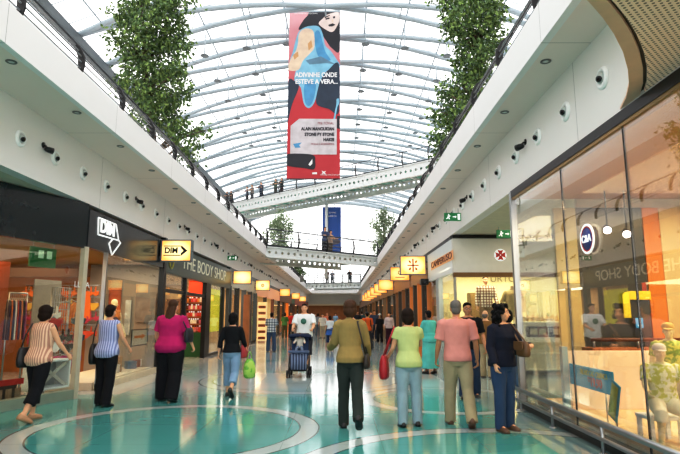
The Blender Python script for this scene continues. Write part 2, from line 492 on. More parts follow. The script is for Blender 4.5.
    # ---------- face details
    if spec.get('face'):
        eye = mat('eye white', 'e8e4de', .25); iris = mat('dark iris', '2a1d16', .2); lip = mat('lip', 'a8584e', .45)
        for sgn in (-1, 1):
            e = MB(); e.ball(hd((sgn * .031, .0745, .005)), (.0125, .007, .0075), 10, 6, 0, M=HM)
            e.ball(hd((sgn * .031, .0795, .005)), (.0058, .0035, .006), 8, 5, 1, M=HM)
            plain(e, 'eye', [eye, iris])
        e = MB()
        e.limb([hd((-.021, .085, -.055)), hd((0, .0945, -.053)), hd((.021, .085, -.055))], [.003, .0055, .003], 6)
        plain(e, 'lips', lip)
        brow = spec.get('hair', ('', mat('dark hair', '1c1411', .6)))[1]
        for sgn in (-1, 1):
            e = MB(); e.limb([hd((sgn * .018, .0885, .034)), hd((sgn * .034, .0855, .038)), hd((sgn * .05, .073, .032))], [.003, .0035, .0025], 6); plain(e, 'eyebrow', brow)
    if spec.get('glasses'):
        e = MB(); M_ = HM
        for sgn in (-1, 1):
            ringp = [hd((sgn * .033 + .023 * math.cos(a), .098 - abs(.023 * math.cos(a)) * .15, .004 + .017 * math.sin(a))) for a in [i * math.pi / 7 for i in range(15)]]
            e.tube(ringp, .0026, 6)
            e.tube([hd((sgn * .056, .09, .006)), hd((sgn * .076, .0, .008))], .0025, 6)
        e.tube([hd((-.01, .1, .008)), hd((.01, .1, .008))], .0025, 6)
        plain(e, 'eyeglasses', spec['glasses'])
    if spec.get('cap'):
        kind, mt = spec['cap']; e = MB()
        prof = [(.092, .0), (.094, .03), (.085, .07), (.055, .1), (.01, .11)]
        rs = []
        for (r, z) in prof: rs.append([hd((r * math.cos(a), -.012 + r * 1.13 * math.sin(a), .045 + z * .9)) for a in [2 * math.pi * i / 18 for i in range(18)]])
        e.rings(rs)
        if kind == 'cap':
            v = [hd((.075 * math.sin(a), .07 + .095 * math.cos(a), .05 - .02 * math.cos(a))) for a in [R(-80 + 16 * i) for i in range(11)]]
            e.prism(v, HM @ Vector((0, 0, .008)))
        else:
            v = [hd((.135 * math.cos(a), -.012 + .15 * math.sin(a), .045)) for a in [2 * math.pi * i / 24 for i in range(24)]]
            e.prism(v, HM @ Vector((0, 0, .008)))
        plain(e, 'hat', mt)
    for (nm, mt, pts, r) in spec.get('straps', ()):
        e = MB(); e.tube([up(p) for p in pts], r, 8, flat=.35, up=(0, 0, 1)); plain(e, nm, mt)
    if spec.get('print'):
        mt = spec['print']; e = MB()
        e.lathe([(.075, 0), (.075, .006), (.01, .008)], up((0, .132 * w + .02, 1.27)), 20, 0, Matrix.Rotation(R(-90), 3, 'X'))
        plain(e, 'printed_logo', mt)
    root['_s'] = S; root['_z'] = zoff
    info = {k: [Vector((p.x * S, p.y * S, (p.z + zoff) * S)) for p in ARM[k][:3]] for k in ARM}
    rm = Matrix.Rotation(rz, 3, 'Z')
    for k in info: info[k] = [rm @ p + Vector(loc) for p in info[k]]
    del root['_s'], root['_z']
    return root, info

def height_at(px, py_feet, py_head, z=0.0):
    g = ground(px, py_feet, z)
    t = at_y(px, py_head, g.y)
    return g, t.z - z
# ------------------------------------------------------------------ place: main dimensions (metres)
XL, XR, XFL, XFR = -5.0, 3.07, -4.1, 2.46
ZW, ZS, ZF, YE = 3.72, 4.82, 5.35, 86.0
def st(o): return tag(o, kind='structure')

def panel_white(name, col, period, off, rough=.45, tilt=0.0):
    def fn(g):
        x, y, z = g.xyz()
        f = g.m('FRACT', g.m('DIVIDE', g.m('ADD', y, off + 400 * period), period))
        line = g.less(f, .012 / period)
        c = srgb(col); nz = g.noise(.8, 4)
        base = g.mix(nz, tuple(q * .93 for q in c[:3]) + (1,), c)
        return g.mix(line, base, tuple(q * .5 for q in c[:3]) + (1,))
    return custom(name, fn, rough, .4)

def floor_fn(g):
    x, y, z = g.xyz()
    def ringd(cx, cy):
        dx, dy = g.m('SUBTRACT', x, cx), g.m('SUBTRACT', y, cy)
        return g.m('SQRT', g.m('ADD', g.m('MULTIPLY', dx, dx), g.m('MULTIPLY', dy, dy)))
    teal, teal2, pale, pale2 = srgb('57a29d'), srgb('46928e'), srgb('a9b6b8'), srgb('bcc3c4')
    nz = g.noise(1.3, 4); nz2 = g.noise(.35, 2)
    t = g.mix(nz, teal2, teal)
    p = g.mix(nz2, pale, pale2)
    # teal near the viewer, then paled by painted sky reflection, with teal cross bands
    far = g.m('SMOOTHSTEP', y, 9.0, 12.5) if False else g.m('MULTIPLY', g.m('SUBTRACT', y, 10.2), .45)
    far = g.m('MAXIMUM', g.m('MINIMUM', far, .85), 0.0)
    c = g.mix(far, t, p)
    for cy in (17.5, 27.0, 38.0, 52.0, 66.0):
        c = g.mix(g.m('MULTIPLY', g.band(ringd(-.9, cy), 2.2, .35), .7), c, t)
    # pale border along the shop fronts
    c = g.mix(g.m('MULTIPLY', g.less(x, -4.35), g.m('MULTIPLY', g.m('GREATER_THAN', y, 11.0), .8)), c, srgb('c3c0b8'))
    c = g.mix(g.m('MULTIPLY', g.m('GREATER_THAN', x, 2.45), g.m('MULTIPLY', g.m('GREATER_THAN', y, 4.0), .75)), c, srgb('7d9094'))
    # stone rings
    for cx, cy, r, w in ((-2.3, 7.72, 1.88, .13), (1.9, 5.2, 2.42, .14), (-4.4, 3.4, 2.2, .14), (-.8, 13.6, 2.4, .16), (2.0, 10.4, 1.5, .13)):
        d = ringd(cx, cy)
        c = g.mix(g.m('MULTIPLY', g.band(d, r, w), .85), c, srgb('b4bcba'))
        c = g.mix(g.m('MULTIPLY', g.band(d, r - w, .012), .8), c, srgb('2f4a4a'))
        c = g.mix(g.m('MULTIPLY', g.band(d, r + w, .012), .8), c, srgb('2f4a4a'))
    # darker leaf shapes inside the right-hand ring
    d1 = ringd(2.7, 6.6); d2 = ringd(1.5, 7.5)
    leaf = g.m('MULTIPLY', g.less(d1, 1.15), g.less(d2, 1.1))
    c = g.mix(g.m('MULTIPLY', leaf, .35), c, srgb('1f6f6a'))
    # joints
    jx = g.less(g.frac(g.m('ADD', x, 40.3), 1 / 1.2), .008); jy = g.less(g.frac(g.m('ADD', y, 40.0), 1 / 1.2), .008)
    c = g.mix(g.m('MULTIPLY', g.m('MAXIMUM', jx, jy), .35), c, srgb('3d5c5c'))
    return c
M_floor = custom('polished stone floor', floor_fn, .09, .5)
# slight polish waviness
_b = [n for n in M_floor.node_tree.nodes if n.type == 'BSDF_PRINCIPLED'][0]; _g = NG(M_floor.node_tree)
_bp = _g.new('ShaderNodeBump'); _bp.inputs['Strength'].default_value = .035; _bp.inputs['Distance'].default_value = .02
_g.link(_g.noise(5.0, 2), _bp.inputs['Height']); _g.link(_bp.outputs[0], _b.inputs['Normal'])
_b.inputs['IOR'].default_value = 1.62

M_wallL = panel_white('white wall panels', 'f0ebe8', 4.12, 1.36); M_wallR = panel_white('white wall panels right', 'efeae7', 4.12, 1.56)
M_fas = panel_white('white fascia panels', 'f3f1f0', 3.3, .45); M_sof = panel_white('grey soffit panels', 'f6e6dc', 3.3, .45)
M_white = mat('white paint', 'e6e8e8', .5, var=.02); M_cream = mat('cream plaster', 'd9cdb4', .7); M_dark = mat('black metal', '17181a', .35, .3)
M_steel = mat('brushed steel', 'a9adb0', .3, .9); M_dsteel = mat('dark rail steel', '4a4e52', .35, .8); M_tube = mat('pale blue-grey painted steel', 'a3b1b9', .45, var=.03)
M_glass = glass_mat('shop window glass', gain=.55, refl=.05); M_rglass = glass_mat('roof glass', (.97, .985, .99, 1), .02, .3)
M_cglass = glass_mat('display window glass', (.95, .94, .91, 1), .1, .95)
M_green = mat('exit sign green', '12703f', .4, emis='128a4a', estr=.25); M_wsign = mat('sign white', 'f4f6f4', .4, emis='ffffff', estr=.5)
M_wood = mat('warm wood', 'a8693a', .45, var=.15, scale=3); M_orange = mat('orange lacquer', 'd97a2e', .4); M_red = mat('red lacquer', 'c02a22', .4)
M_black = mat('black gloss panel', '1b2327', .18, var=.05); M_dgreen = mat('dark green fascia', '2e4038', .3); M_lens = mat('dark lens', '15171a', .1)
M_hair = mat('dark brown hair', '21150f', .7, var=.2, scale=40, spec=.15); M_bhair = mat('black hair', '0e0c0d', .7, var=.2, scale=40, spec=.15); M_ghair = mat('grey hair', '6f6a66', .6, var=.2, scale=40, spec=.15)
M_brhair = mat('brown hair', '4a3020', .55, var=.2, scale=40, spec=.15)

# ---- floor, ceilings, walls
b = MB(); b.span((-15, -7, -.12), (14, 100, 0)); st(b.build('floor', M_floor))
b = MB(); b.span((XL - .22, -5, ZW), (XL, YE, ZS)); st(b.build('wall_left', M_wallL))
b = MB(); b.span((XR, -5, ZW), (XR + .22, YE, ZS)); st(b.build('wall_right', M_wallR))
b = MB(); b.span((-15, -7, ZS), (XFL - .1, YE + 4, ZS + .18)); st(b.build('ceiling_left', M_sof))
b = MB(); b.span((XFR + .1, -7, ZS), (13.5, YE + 4, ZS + .18)); st(b.build('ceiling_right', M_sof))
b = MB(); b.span((XFL - .1, -7, ZS), (XFL, YE, ZF)); st(b.build('trim_1', M_fas))
b = MB(); b.span((XFR, -7, ZS), (XFR + .1, YE, ZF)); st(b.build('trim_2', M_fas))
M_beige = mat('beige ceiling board', 'd9cfb8', .8)
b = MB(); b.span((-12, -5, ZW), (XL - .22, YE, ZW + .1)); st(b.build('ceiling_1', M_beige))
b = MB(); b.span((XR + .22, 2, ZW), (12, YE, ZW + .1)); st(b.build('ceiling_2', M_beige))
# upper storeys
b = MB(); b.span((-15.2, -7, ZS + .18), (-15, YE, 15.6)); st(b.build('wall_upper_left', M_white))
b = MB(); b.span((13.3, -7, ZS + .18), (13.5, YE, 15.6)); st(b.build('wall_upper_right', M_white))
b = MB(); b.span((-15, -7, 12.1), (-12.6, YE, 12.9)); st(b.build('ceiling_upper_left', M_white))
b = MB(); b.span((8.3, -7, 12.1), (13.3, YE, 12.9)); st(b.build('ceiling_upper_right', M_white))
# far end: gallery slab, header, brown shop recess
b = MB(); b.span((XFL, 80, ZS), (XFR, YE + 4, ZF)); st(b.build('ceiling_end', M_fas))
b = MB(); b.span((XL, YE, 3.3), (XR, YE + .2, ZS)); st(b.build('wall_end_header', M_white))
M_brown = mat('brown panelled wall', '7a4a2c', .5, var=.2, scale=2)
b = MB(); b.span((-12, 95, 0), (12, 95.2, 5)); st(b.build('wall_end', M_brown))
b = MB(); b.span((-12, 86.3, 3.3), (12, 95, 3.45)); st(b.build('ceiling_3', M_beige))

# ---- perforated beige ceiling with a curved edge, upper right
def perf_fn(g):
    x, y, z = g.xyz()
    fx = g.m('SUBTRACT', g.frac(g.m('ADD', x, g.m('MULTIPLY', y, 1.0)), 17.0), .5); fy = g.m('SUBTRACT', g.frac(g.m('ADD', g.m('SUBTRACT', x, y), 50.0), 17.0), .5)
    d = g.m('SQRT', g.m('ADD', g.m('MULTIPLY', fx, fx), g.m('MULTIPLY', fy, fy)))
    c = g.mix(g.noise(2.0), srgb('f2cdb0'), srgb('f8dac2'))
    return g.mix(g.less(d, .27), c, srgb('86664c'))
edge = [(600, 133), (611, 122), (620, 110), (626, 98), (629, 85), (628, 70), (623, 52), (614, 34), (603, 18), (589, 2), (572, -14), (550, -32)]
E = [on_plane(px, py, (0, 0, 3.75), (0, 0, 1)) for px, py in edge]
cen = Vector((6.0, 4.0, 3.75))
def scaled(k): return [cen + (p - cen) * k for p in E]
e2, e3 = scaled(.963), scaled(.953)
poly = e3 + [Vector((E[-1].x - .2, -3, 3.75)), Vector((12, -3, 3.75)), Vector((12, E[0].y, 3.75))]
b = MB(); b.prism([p.copy() for p in poly], (0, 0, .06)); st(b.build('ceiling_perforated', custom('perforated beige metal', perf_fn, .6, .3, emis=.1)))  # faint emission added to brighten the ceiling; it is no lamp
M_rim = mat('bronze ceiling rim', 'dcb496', .5, emis='dcb496', estr=.05)  # slight emission put into the rim to lift it with the ceiling
b = MB()
for i in range(len(E) - 1):
    b.prism([E[i], E[i + 1], e2[i + 1], e2[i]], (0, 0, .03))
st(b.build('trim_ceiling_rim', M_rim))
b = MB()
for i in range(len(E) - 1):
    b.prism([e2[i] + Vector((0, 0, .03)), e2[i + 1] + Vector((0, 0, .03)), e3[i + 1] + Vector((0, 0, .03)), e3[i] + Vector((0, 0, .03))], (0, 0, .02))
st(b.build('trim_ceiling_gap', mat('dark gap', '3a2f24', .7)))

# ---- vaulted glass roof
RX, RS, RA, RRISE, BAY = -.8, 12.4, 18.0, 2.6, 3.25
def arch(t): return RX + RS * t, RA - RRISE * t * t
N = 20
for k in range(22):
    yk = 26.8 + BAY * (k - 6)
    if yk > 77.5: break
    b = MB()
    for s in (-1, 1):
        pts = [(arch(t)[0], yk + s * BAY * .5 * abs(t), arch(t)[1]) for t in [-1 + 2 * i / N for i in range(N + 1)]]
        b.tube(pts, .145, 8)
    for t in (-.66, -.33, .33, .66):
        x, z = arch(t); b.tube([(x, yk - BAY * .5 * abs(t), z), (x, yk + BAY * .5 * abs(t), z)], .035, 6)
    st(b.build('roof_rib', M_tube))
for t in [-.9, -.72, -.54, -.36, -.18, 0, .18, .36, .54, .72, .9]:
    x, z = arch(t); b = MB(); b.tube([(x, 4, z + .14), (x, 78, z + .14)], .045, 6); st(b.build('roof_purlin', M_tube))
for k in range(2, 45):
    yk = 26.8 + BAY * .5 * (k - 12) + BAY * .25
    if yk > 77: break
    b = MB(); b.tube([(arch(t)[0], yk, arch(t)[1] + .18) for t in [-1 + 2 * i / N for i in range(N + 1)]], .022, 5); st(b.build('roof_glazing_bar', M_tube))
b = MB()
for i in range(N):
    t0, t1 = -1 + 2 * i / N, -1 + 2 * (i + 1) / N
    (x0, z0), (x1, z1) = arch(t0), arch(t1)
    b.face([(x0, 2, z0 + .22), (x1, 2, z1 + .22), (x1, 78, z1 + .22), (x0, 78, z0 + .22)])
st(b.build('roof_glazing', M_rglass))
for s, nm in ((-1, 'beam_left'), (1, 'beam_right')):
    x, z = arch(s); b = MB(); b.span((x - .25, 0, z - .5), (x + .25, 78, z - .05)); st(b.build('roof_edge_' + nm, mat('grey roof beam', '5c666b', .5)))
# glazed end wall under the vault
b = MB()
top = [(arch(t)[0], 78, arch(t)[1]) for t in [-1 + 2 * i / N for i in range(N + 1)]]
b.face([(arch(-1)[0], 78, 5.2)] + top + [(arch(1)[0], 78, 5.2)]); st(b.build('window_1', M_rglass))
b = MB(); b.tube(top, .28, 8)
for i in range(1, 20):
    t = -1 + 2 * i / 20; x, z = arch(t); b.tube([(x, 77.9, 5.2), (x, 77.9, z)], .05, 6)
for z in (7.5, 10, 12.5): b.tube([(arch(-1)[0], 77.9, z), (arch(1)[0], 77.9, z)], .05, 6)
st(b.build('window_1_frame', M_tube))
# lamps hanging from the vault
def roof_lamp(x, y):
    t = (x - RX) / RS; z = arch(t)[1]
    o = empty('hanging_roof_lamp', (x, y, z - 1.25), 0, 'small round lamp on a thin rod hanging from the glass vault', 'lamp', 'rod lamps under the glass vault')
    b = MB(); b.tube([(0, 0, .04), (0, 0, 1.3)], .035, 6); b.build('rod', M_tube, o)
    b = MB(); b.lathe([(.05, .1), (.2, .04), (.24, 0), (.22, -.03), (.03, -.03)], (0, 0, 0), 14); b.build('lamp_shade', mat('grey lamp shade', '7d888e', .5), o)
    return o
proto = None
for y in (28.4, 31.7, 34.9, 38.2, 41.4, 44.7):
    for t in (-.55, -.36, -.18, .18, .36, .55):
        x = RX + RS * t
        if proto is None: proto = roof_lamp(x, y)
        else:
            c = copy_tree(proto); c.location = (x, y, arch(t)[1] - 1.25)

# ---- fittings on the bulkheads
def eyeball(side):
    X = XL if side < 0 else XR
    n = 'left' if side < 0 else 'right'
    o = empty('wall_spotlight', (X, 0, 4.26), 0, f'round white eyeball spotlight set in the {n} bulkhead wall', 'spotlight', f'eyeball spotlights in the {n} bulkhead')
    M = Matrix.Rotation(R(90), 3, 'Y') if side < 0 else Matrix.Rotation(R(-90), 3, 'Y')
    b = MB(); b.lathe([(.135, 0), (.135, .012), (.112, .034), (.085, .036), (.078, .01)], (0, 0, 0), 20, 0, M); b.build('trim_ring', mat('spotlight ring', 'f4f6f4', .3), o)
    b = MB(); b.ball((0, 0, 0), .074, 14, 9); b.build('eyeball', mat('spotlight ball', 'b9bfbc', .4), o, (-side * .005, 0, 0))
    d = Vector((-side * .85, -.42, -.35)).normalized()
    b = MB(); b.lathe([(.034, .0), (.038, .026), (.02, .03)], (0, 0, 0), 14, 0, d.to_track_quat('Z', 'Y').to_matrix()); b.build('lens', M_lens, o, (-side * .005 + d.x * .052, d.y * .052, d.z * .052))
    return o
def camera_spot(side):
    X = XL if side < 0 else XR; n = 'left' if side < 0 else 'right'
    o = empty('black_spotlight', (X, 0, 4.30), 0, f'black bullet spotlight projecting from the {n} bulkhead wall', 'spotlight', f'black spotlights on the {n} bulkhead')
    b = MB(); b.tube([(0, 0, .05), (-side * .04, 0, .05), (-side * .08, .02, 0)], .015, 8); b.lathe([(.05, 0), (.05, .015)], (0, 0, .06), 12, 0, Matrix.Rotation(R(90), 3, 'Y') if side < 0 else Matrix.Rotation(R(-90), 3, 'Y')); b.build('bracket', M_dark, o)
    d = Vector((-side * .6, .75, -.1)).normalized()
    b = MB(); b.lathe([(.02, -.08), (.04, -.06), (.05, -.01), (.054, .06), (.044, .06), (.036, .03)], (-side * .1, .02, -.02), 16, 0, d.to_track_quat('Z', 'Y').to_matrix()); b.build('lamp_housing', M_dark, o)
    return o
def soffit(side):
    n = 'left' if side < 0 else 'right'
    o = empty('soffit_downlight', (-4.32 if side < 0 else 2.70, 0, ZS - .002), 0, f'small recessed downlight in the {n} gallery soffit', 'downlight', f'downlights in the {n} soffit')
    b = MB(); b.lathe([(.07, 0), (.07, -.008), (.05, -.014), (.045, 0)], (0, 0, 0), 18); b.build('trim_ring', mat('downlight ring', '6d6f6c', .35, .6), o)
    b = MB(); b.lathe([(.05, -.002), (.03, -.012), (.004, -.014)], (0, 0, 0), 14); b.build('lens', mat('downlight lens', 'cfd3cf', .2), o)
    return o
for side in (-1, 1):
    X = XL if side < 0 else XR
    y0 = at_x(55, 158, XL).y if side < 0 else at_x(566.4, 116, XR).y
    p = eyeball(side); p.location.y = y0 - 1.045 * (1 if side < 0 else 1)
    for k in range(0, 40):
        c = copy_tree(p); c.location.y = y0 + 1.045 * k
    yb = at_x(43, 147, XL).y if side < 0 else at_x(526, 148.5, XR).y
    p = camera_spot(side); p.location.y = yb
    for k in range(1, 11):
        c = copy_tree(p); c.location.y = yb + 4.18 * k
    ys = at_x(11, 64.6, -4.32).y if side < 0 else at_x(546, 64, 2.70).y
    p = soffit(side); p.location.y = ys
    for k in range(1, 26):
        c = copy_tree(p); c.location.y = ys + 1.79 * k

def exit_sign(loc, rz, label, w=.42, rod=.25):
    o = empty('exit_sign', loc, rz, label, 'sign')
    b = MB(); b.box((0, 0, 0), (w, .05, w * .48)); b.build('sign_box', M_green, o, bevel=.006)
    y = -.028; k = w / .42
    b = MB()
    def P(pts): b.prism([Vector((p[0] * k, y, p[1] * k)) for p in pts], (0, .004, 0))
    P([(.0, -.012), (.06, -.012), (.06, -.035), (.1, 0), (.06, .035), (.06, .012), (.0, .012)])          # arrow
    P([(.125, -.075), (.185, -.075), (.185, .075), (.125, .075)])                                           # doorway
    P([(-.13, .03), (-.09, .035), (-.06, .0), (-.09, -.01), (-.07, -.05), (-.09, -.07), (-.11, -.03), (-.15, -.06), (-.17, -.05), (-.125, -.01)])   # runner
    P([(-.10 + .018 * math.cos(a), .058 + .018 * math.sin(a)) for a in [i * math.pi / 5 for i in range(10)]])
    P([(-.09, .03), (-.045, .01), (-.04, .02), (-.085, .045)])
    b.build('running_figure_and_arrow', M_wsign, o)
    b = MB()
    for s in (-1, 1): b.tube([(s * w * .35, 0, w * .24), (s * w * .35, 0, w * .24 + rod)], .008, 6)
    b.build('hanger', M_steel, o)
    return o
g_ = at_x(462, 217, XR); exit_sign((g_.x - .24, g_.y, g_.z), 0, 'green exit sign with running figure on the right bulkhead wall', rod=.12)
g_ = at_x(227, 258, XL); exit_sign((g_.x + .24, g_.y, g_.z), 0, 'green exit sign with running figure high on the left bulkhead wall', rod=.12)
g_ = at_y(505, 234, 13.2); exit_sign((g_.x, g_.y, g_.z), 0, 'green exit sign hanging from the passage ceiling before the cream store front', rod=3.70 - g_.z - .1)

# ---- gallery railings
M_wire = mat('rail wire', '8d9296', .3, .9)
def railing_prof(s):    # leaning profile: (outward offset, z above gallery edge)
    return [(0, -.05), (.03, .12), (.02, .28), (-.06, .45), (-.2, .6)]
def gallery_rail(side, y0, y1, label):
    X = XFL - .07 if side < 0 else XFR + .07; sg = -side   # sg*offset pushes toward the hall
    o = empty('gallery_railing', (X, y0, ZF), 0, label, 'railing')
    pr = railing_prof(side); n = max(1, round((y1 - y0) / 1.62))
    me = None
    for i in range(n + 1):
        if me is None:
            b = MB(); rs = []
            for j, (a, z) in enumerate(pr):
                w = (.04, .04, .04, .035, .02)[j]; d = (.04, .055, .06, .05, .03)[j]
                rs.append([(sg * a - d, -w * .45, z), (sg * a + d, -w * .45, z), (sg * a + d, w * .45, z), (sg * a - d, w * .45, z)])
            b.rings(rs, 0, False); po = b.build('post', M_dark, o, (0, (y1 - y0) * i / n, 0), bevel=.008); me = po
        else:
            c = me.copy(); COL.objects.link(c); c.parent = o; c.location = (0, (y1 - y0) * i / n, 0)
    b = MB(); b.tube([(sg * -.2, 0, .62), (sg * -.2, y1 - y0, .62)], .025, 10); b.build('handrail', M_dsteel, o)
    for z, a in ((.08, .02), (.18, .03), (.28, .02), (.38, -.03), (.48, -.09)):
        b = MB(); b.tube([(sg * a, 0, z), (sg * a, y1 - y0, z)], .012, 6); b.build('rail_wire', M_wire, o)

# ---- footbridges
M_gird = mat('white girder steel', 'e2e8e7', .5, var=.03); M_bglass = glass_mat('green glass soffit', (.35, .62, .55, 1), .12, .4)
def perf_plate(b, x0, x1, zb, zt, y, r, pitch):
    n = max(1, int((x1 - x0) / pitch)); dx = (x1 - x0) / n; zc = (zb + zt) / 2
    K = 12
    for i in range(n):
        a = x0 + i * dx; c = a + dx / 2
        hole = [(c + r * math.cos(2 * math.pi * q / K + math.pi / 4), y, zc + r * math.sin(2 * math.pi * q / K + math.pi / 4)) for q in range(K)]
        cor = [(a + dx, y, zt), (a, y, zt), (a, y, zb), (a + dx, y, zb)]
        v = hole + cor; fs = []
        q = K // 4
        for s in range(4):
            h = [(s * q + u) % K for u in range(q + 1)]
            nxt = K + (s + 1) % 4
            fs.append(tuple([K + s] + h[:1] ) + tuple(h[1:]) + (nxt,)) 
        b._add(v, [tuple([f[0]] + list(f[1:])) for f in fs])
def footbridge(pa, pb, w, zt, gh, label, hole, pitch, glass, rail=1.0, swoop=0.0):
    a, c = Vector(pa), Vector(pb); d = (c - a); L = d.length; rz = math.atan2(d.y, d.x)
    o = empty('footbridge', (a.x, a.y, zt), rz, label, 'footbridge')
    for y in (0, w):
        b = MB(); perf_plate(b, 0, L, -gh + .06, -.06, y, hole, pitch)
        b.span((0, y - .1, -.06), (L, y + .1, 0)); b.span((0, y - .1, -gh), (L, y + .1, -gh + .06))
        ob = b.build('girder', M_gird, o, recalc=False)
    b = MB(); b.span((0, .1, -.2), (L, w - .1, -.1)); b.build('deck', M_white if not glass else mat('pale deck', 'b6c4c0', .5), o)
    np_ = max(2, round(L / (w * .55)))
    for i in range(np_):
        x0, x1 = L * i / np_ + .08, L * (i + 1) / np_ - .08
        b = MB(); b.span((x0, .2, -gh * .3 - .02), (x1, w - .2, -gh * .3 + .03))
        b.build('soffit_panel', mat('green tinted soffit panel', '6fae9f', .25) if glass else mat('white soffit panel', 'c9cfce', .5), o)
    b = MB()
    for i in range(np_ + 1):
        x = min(max(L * i / np_, .05), L - .05); b.span((x - .05, .1, -gh * .48), (x + .05, w - .1, -gh * .32))
    b.build('cross_frame', M_gird, o)
    n = max(2, round(L / 2.4))
    for y, s in ((0, -1), (w, 1)):
        for i in range(n + 1):
            b = MB(); x = L * i / n
            b.tube([(x, y, -.1), (x, y + s * .12, rail * .4), (x, y + s * .08, rail * .75), (x, y - s * .02, rail)], [.05, .055, .045, .03], 8)
            b.build('post', M_dark, o)
        b = MB(); b.tube([(0, y - s * .02, rail), (L, y - s * .02, rail)], .035, 8); b.build('handrail', M_dsteel, o)
        for q in (.2, .4, .6, .8):
            b = MB(); b.tube([(0, y + s * .08, rail * q), (L, y + s * .08, rail * q)], .012, 5); b.build('rail_wire', M_wire, o)
        b = MB(); b.span((0, y - .03, 0), (L, y + .03, .12)); b.build('kick_plate', M_dsteel, o)
    return o, rz
def ext(p, q, x0, x1):
    f = lambda x: p + (q - p) * ((x - p.x) / (q.x - p.x)); return f(x0), f(x1)
Z1 = 12.85
p, q = on_plane(232, 203.5, (0, 0, Z1), (0, 0, 1)), on_plane(430, 160, (0, 0, Z1), (0, 0, 1))
B1a, B1b = ext(p, q, -12.6, 8.3)
BR1, rz1 = footbridge(B1a, B1b, 3.2, Z1, 1.0, 'high diagonal white footbridge with green soffit panels behind the red banner', .11, .46, True, 1.1)
p, q = on_plane(264, 246, (0, 0, ZF), (0, 0, 1)), on_plane(379, 257.5, (0, 0, ZF), (0, 0, 1))
B2a, B2b = ext(p, q, XFL, XFR)
BR2, rz2 = footbridge(B2a, B2b, 3.6, ZF, .62, 'middle white footbridge with round holes linking the two galleries', .09, .42, False)
p, q = on_plane(305, 284, (0, 0, ZF), (0, 0, 1)), on_plane(364.6, 283, (0, 0, ZF), (0, 0, 1))
B3a, B3b = ext(p, q, XFL, XFR)
BR3, rz3 = footbridge(B3a, B3b, 3.0, ZF, .6, 'farthest low white footbridge at the end of the hall', .09, .5, False)
wd = 3.6 / math.cos(rz2)
gallery_rail(-1, 1.5, B2a.y - .2, 'long steel and wire railing on the left gallery edge in front')
gallery_rail(-1, B2a.y + wd + .2, B3a.y - .3, 'steel railing on the left gallery beyond the middle footbridge')
gallery_rail(1, 1.5, B2b.y - .2, 'long steel and wire railing on the right gallery edge in front')
gallery_rail(1, B2b.y + wd + .2, B3b.y - .3, 'steel railing on the right gallery beyond the middle footbridge')
# ------------------------------------------------------------------ banners
def flat(o, polys, mats, name, org, S, off=.006, step=.0006):
    """printed shapes: list of (material index, [(u, v)]) on a sheet facing the viewer (-Y)"""
    b = MB()
    for i, (mi, pts) in enumerate(polys):
        b.prism([Vector((u, -off - i * step, v)) for u, v in pts], (0, -.0005, 0), mi)
    return b.build(name, mats, o)
yb_ = 28.0
bl, br_, bt, bb = at_y(288, 95, yb_).x, at_y(340, 95, yb_).x, at_y(314, 11, yb_).z, at_y(314, 179, yb_).z
BW, BH = br_ - bl, bt - bb
ban = empty('hanging_banner', ((bl + br_) / 2, yb_, bb), 0, 'tall red advertising banner with a dark-haired woman hanging from the glass vault', 'banner')
def pinkred(g):
    x, y, z = g.xyz()
    k = g.m('MINIMUM', g.m('MAXIMUM', g.m('DIVIDE', z, BH), 0.0), 1.0)
    k = g.m('MULTIPLY', g.m('SUBTRACT', k, .45), 2.2); k = g.m('MINIMUM', g.m('MAXIMUM', k, 0.0), 1.0)
    return g.mix(k, g.mix(g.noise(1.5), srgb('b23c46'), srgb('bd484e')), g.mix(g.noise(.8), srgb('c98a92'), srgb('dcaab0')))
b = MB(); b.span((-BW / 2, 0, 0), (BW / 2, .03, BH)); b.build('banner_cloth', custom('red banner print', pinkred, .6, .2), ban)
def C(ox, oy, sc):      # crop pixels -> sheet coordinates
    def f(pts): return [(((ox + x / sc) - 314) / 52 * BW, (179 - (oy + y / sc)) / 168 * BH) for x, y in pts]
    return f
c2, c3, c1 = C(284, 6, 7.1), C(284, 62, 7.57), C(284, 118, 7.1)
fm = [mat('print ' + n, c, .6, var=.16, scale=2.2) for n, c in (('dark', '23242e'), ('skin', 'd8bfa8'), ('pale face', 'd9c6c0'), ('blue', '7fb2cc'), ('deep blue', '4f8fb8'), ('navy', '27364a'), ('grey', 'c0bcc0'), ('white', 'f0f0f2'), ('tan', 'c09468'), ('shadow', '5f7f92'))]
def sm(P, n=5):
    out = []; N_ = len(P)
    for i in range(N_):
        p0, p1, p2, p3 = (Vector(P[(i + k) % N_]) for k in (-1, 0, 1, 2))
        for j in range(n):
            t = j / n; out.append(tuple(.5 * (2 * p1 + (p2 - p0) * t + (2 * p0 - 5 * p1 + 4 * p2 - p3) * t * t + (3 * p1 - p0 - 3 * p2 + p3) * t ** 3)))
    return out
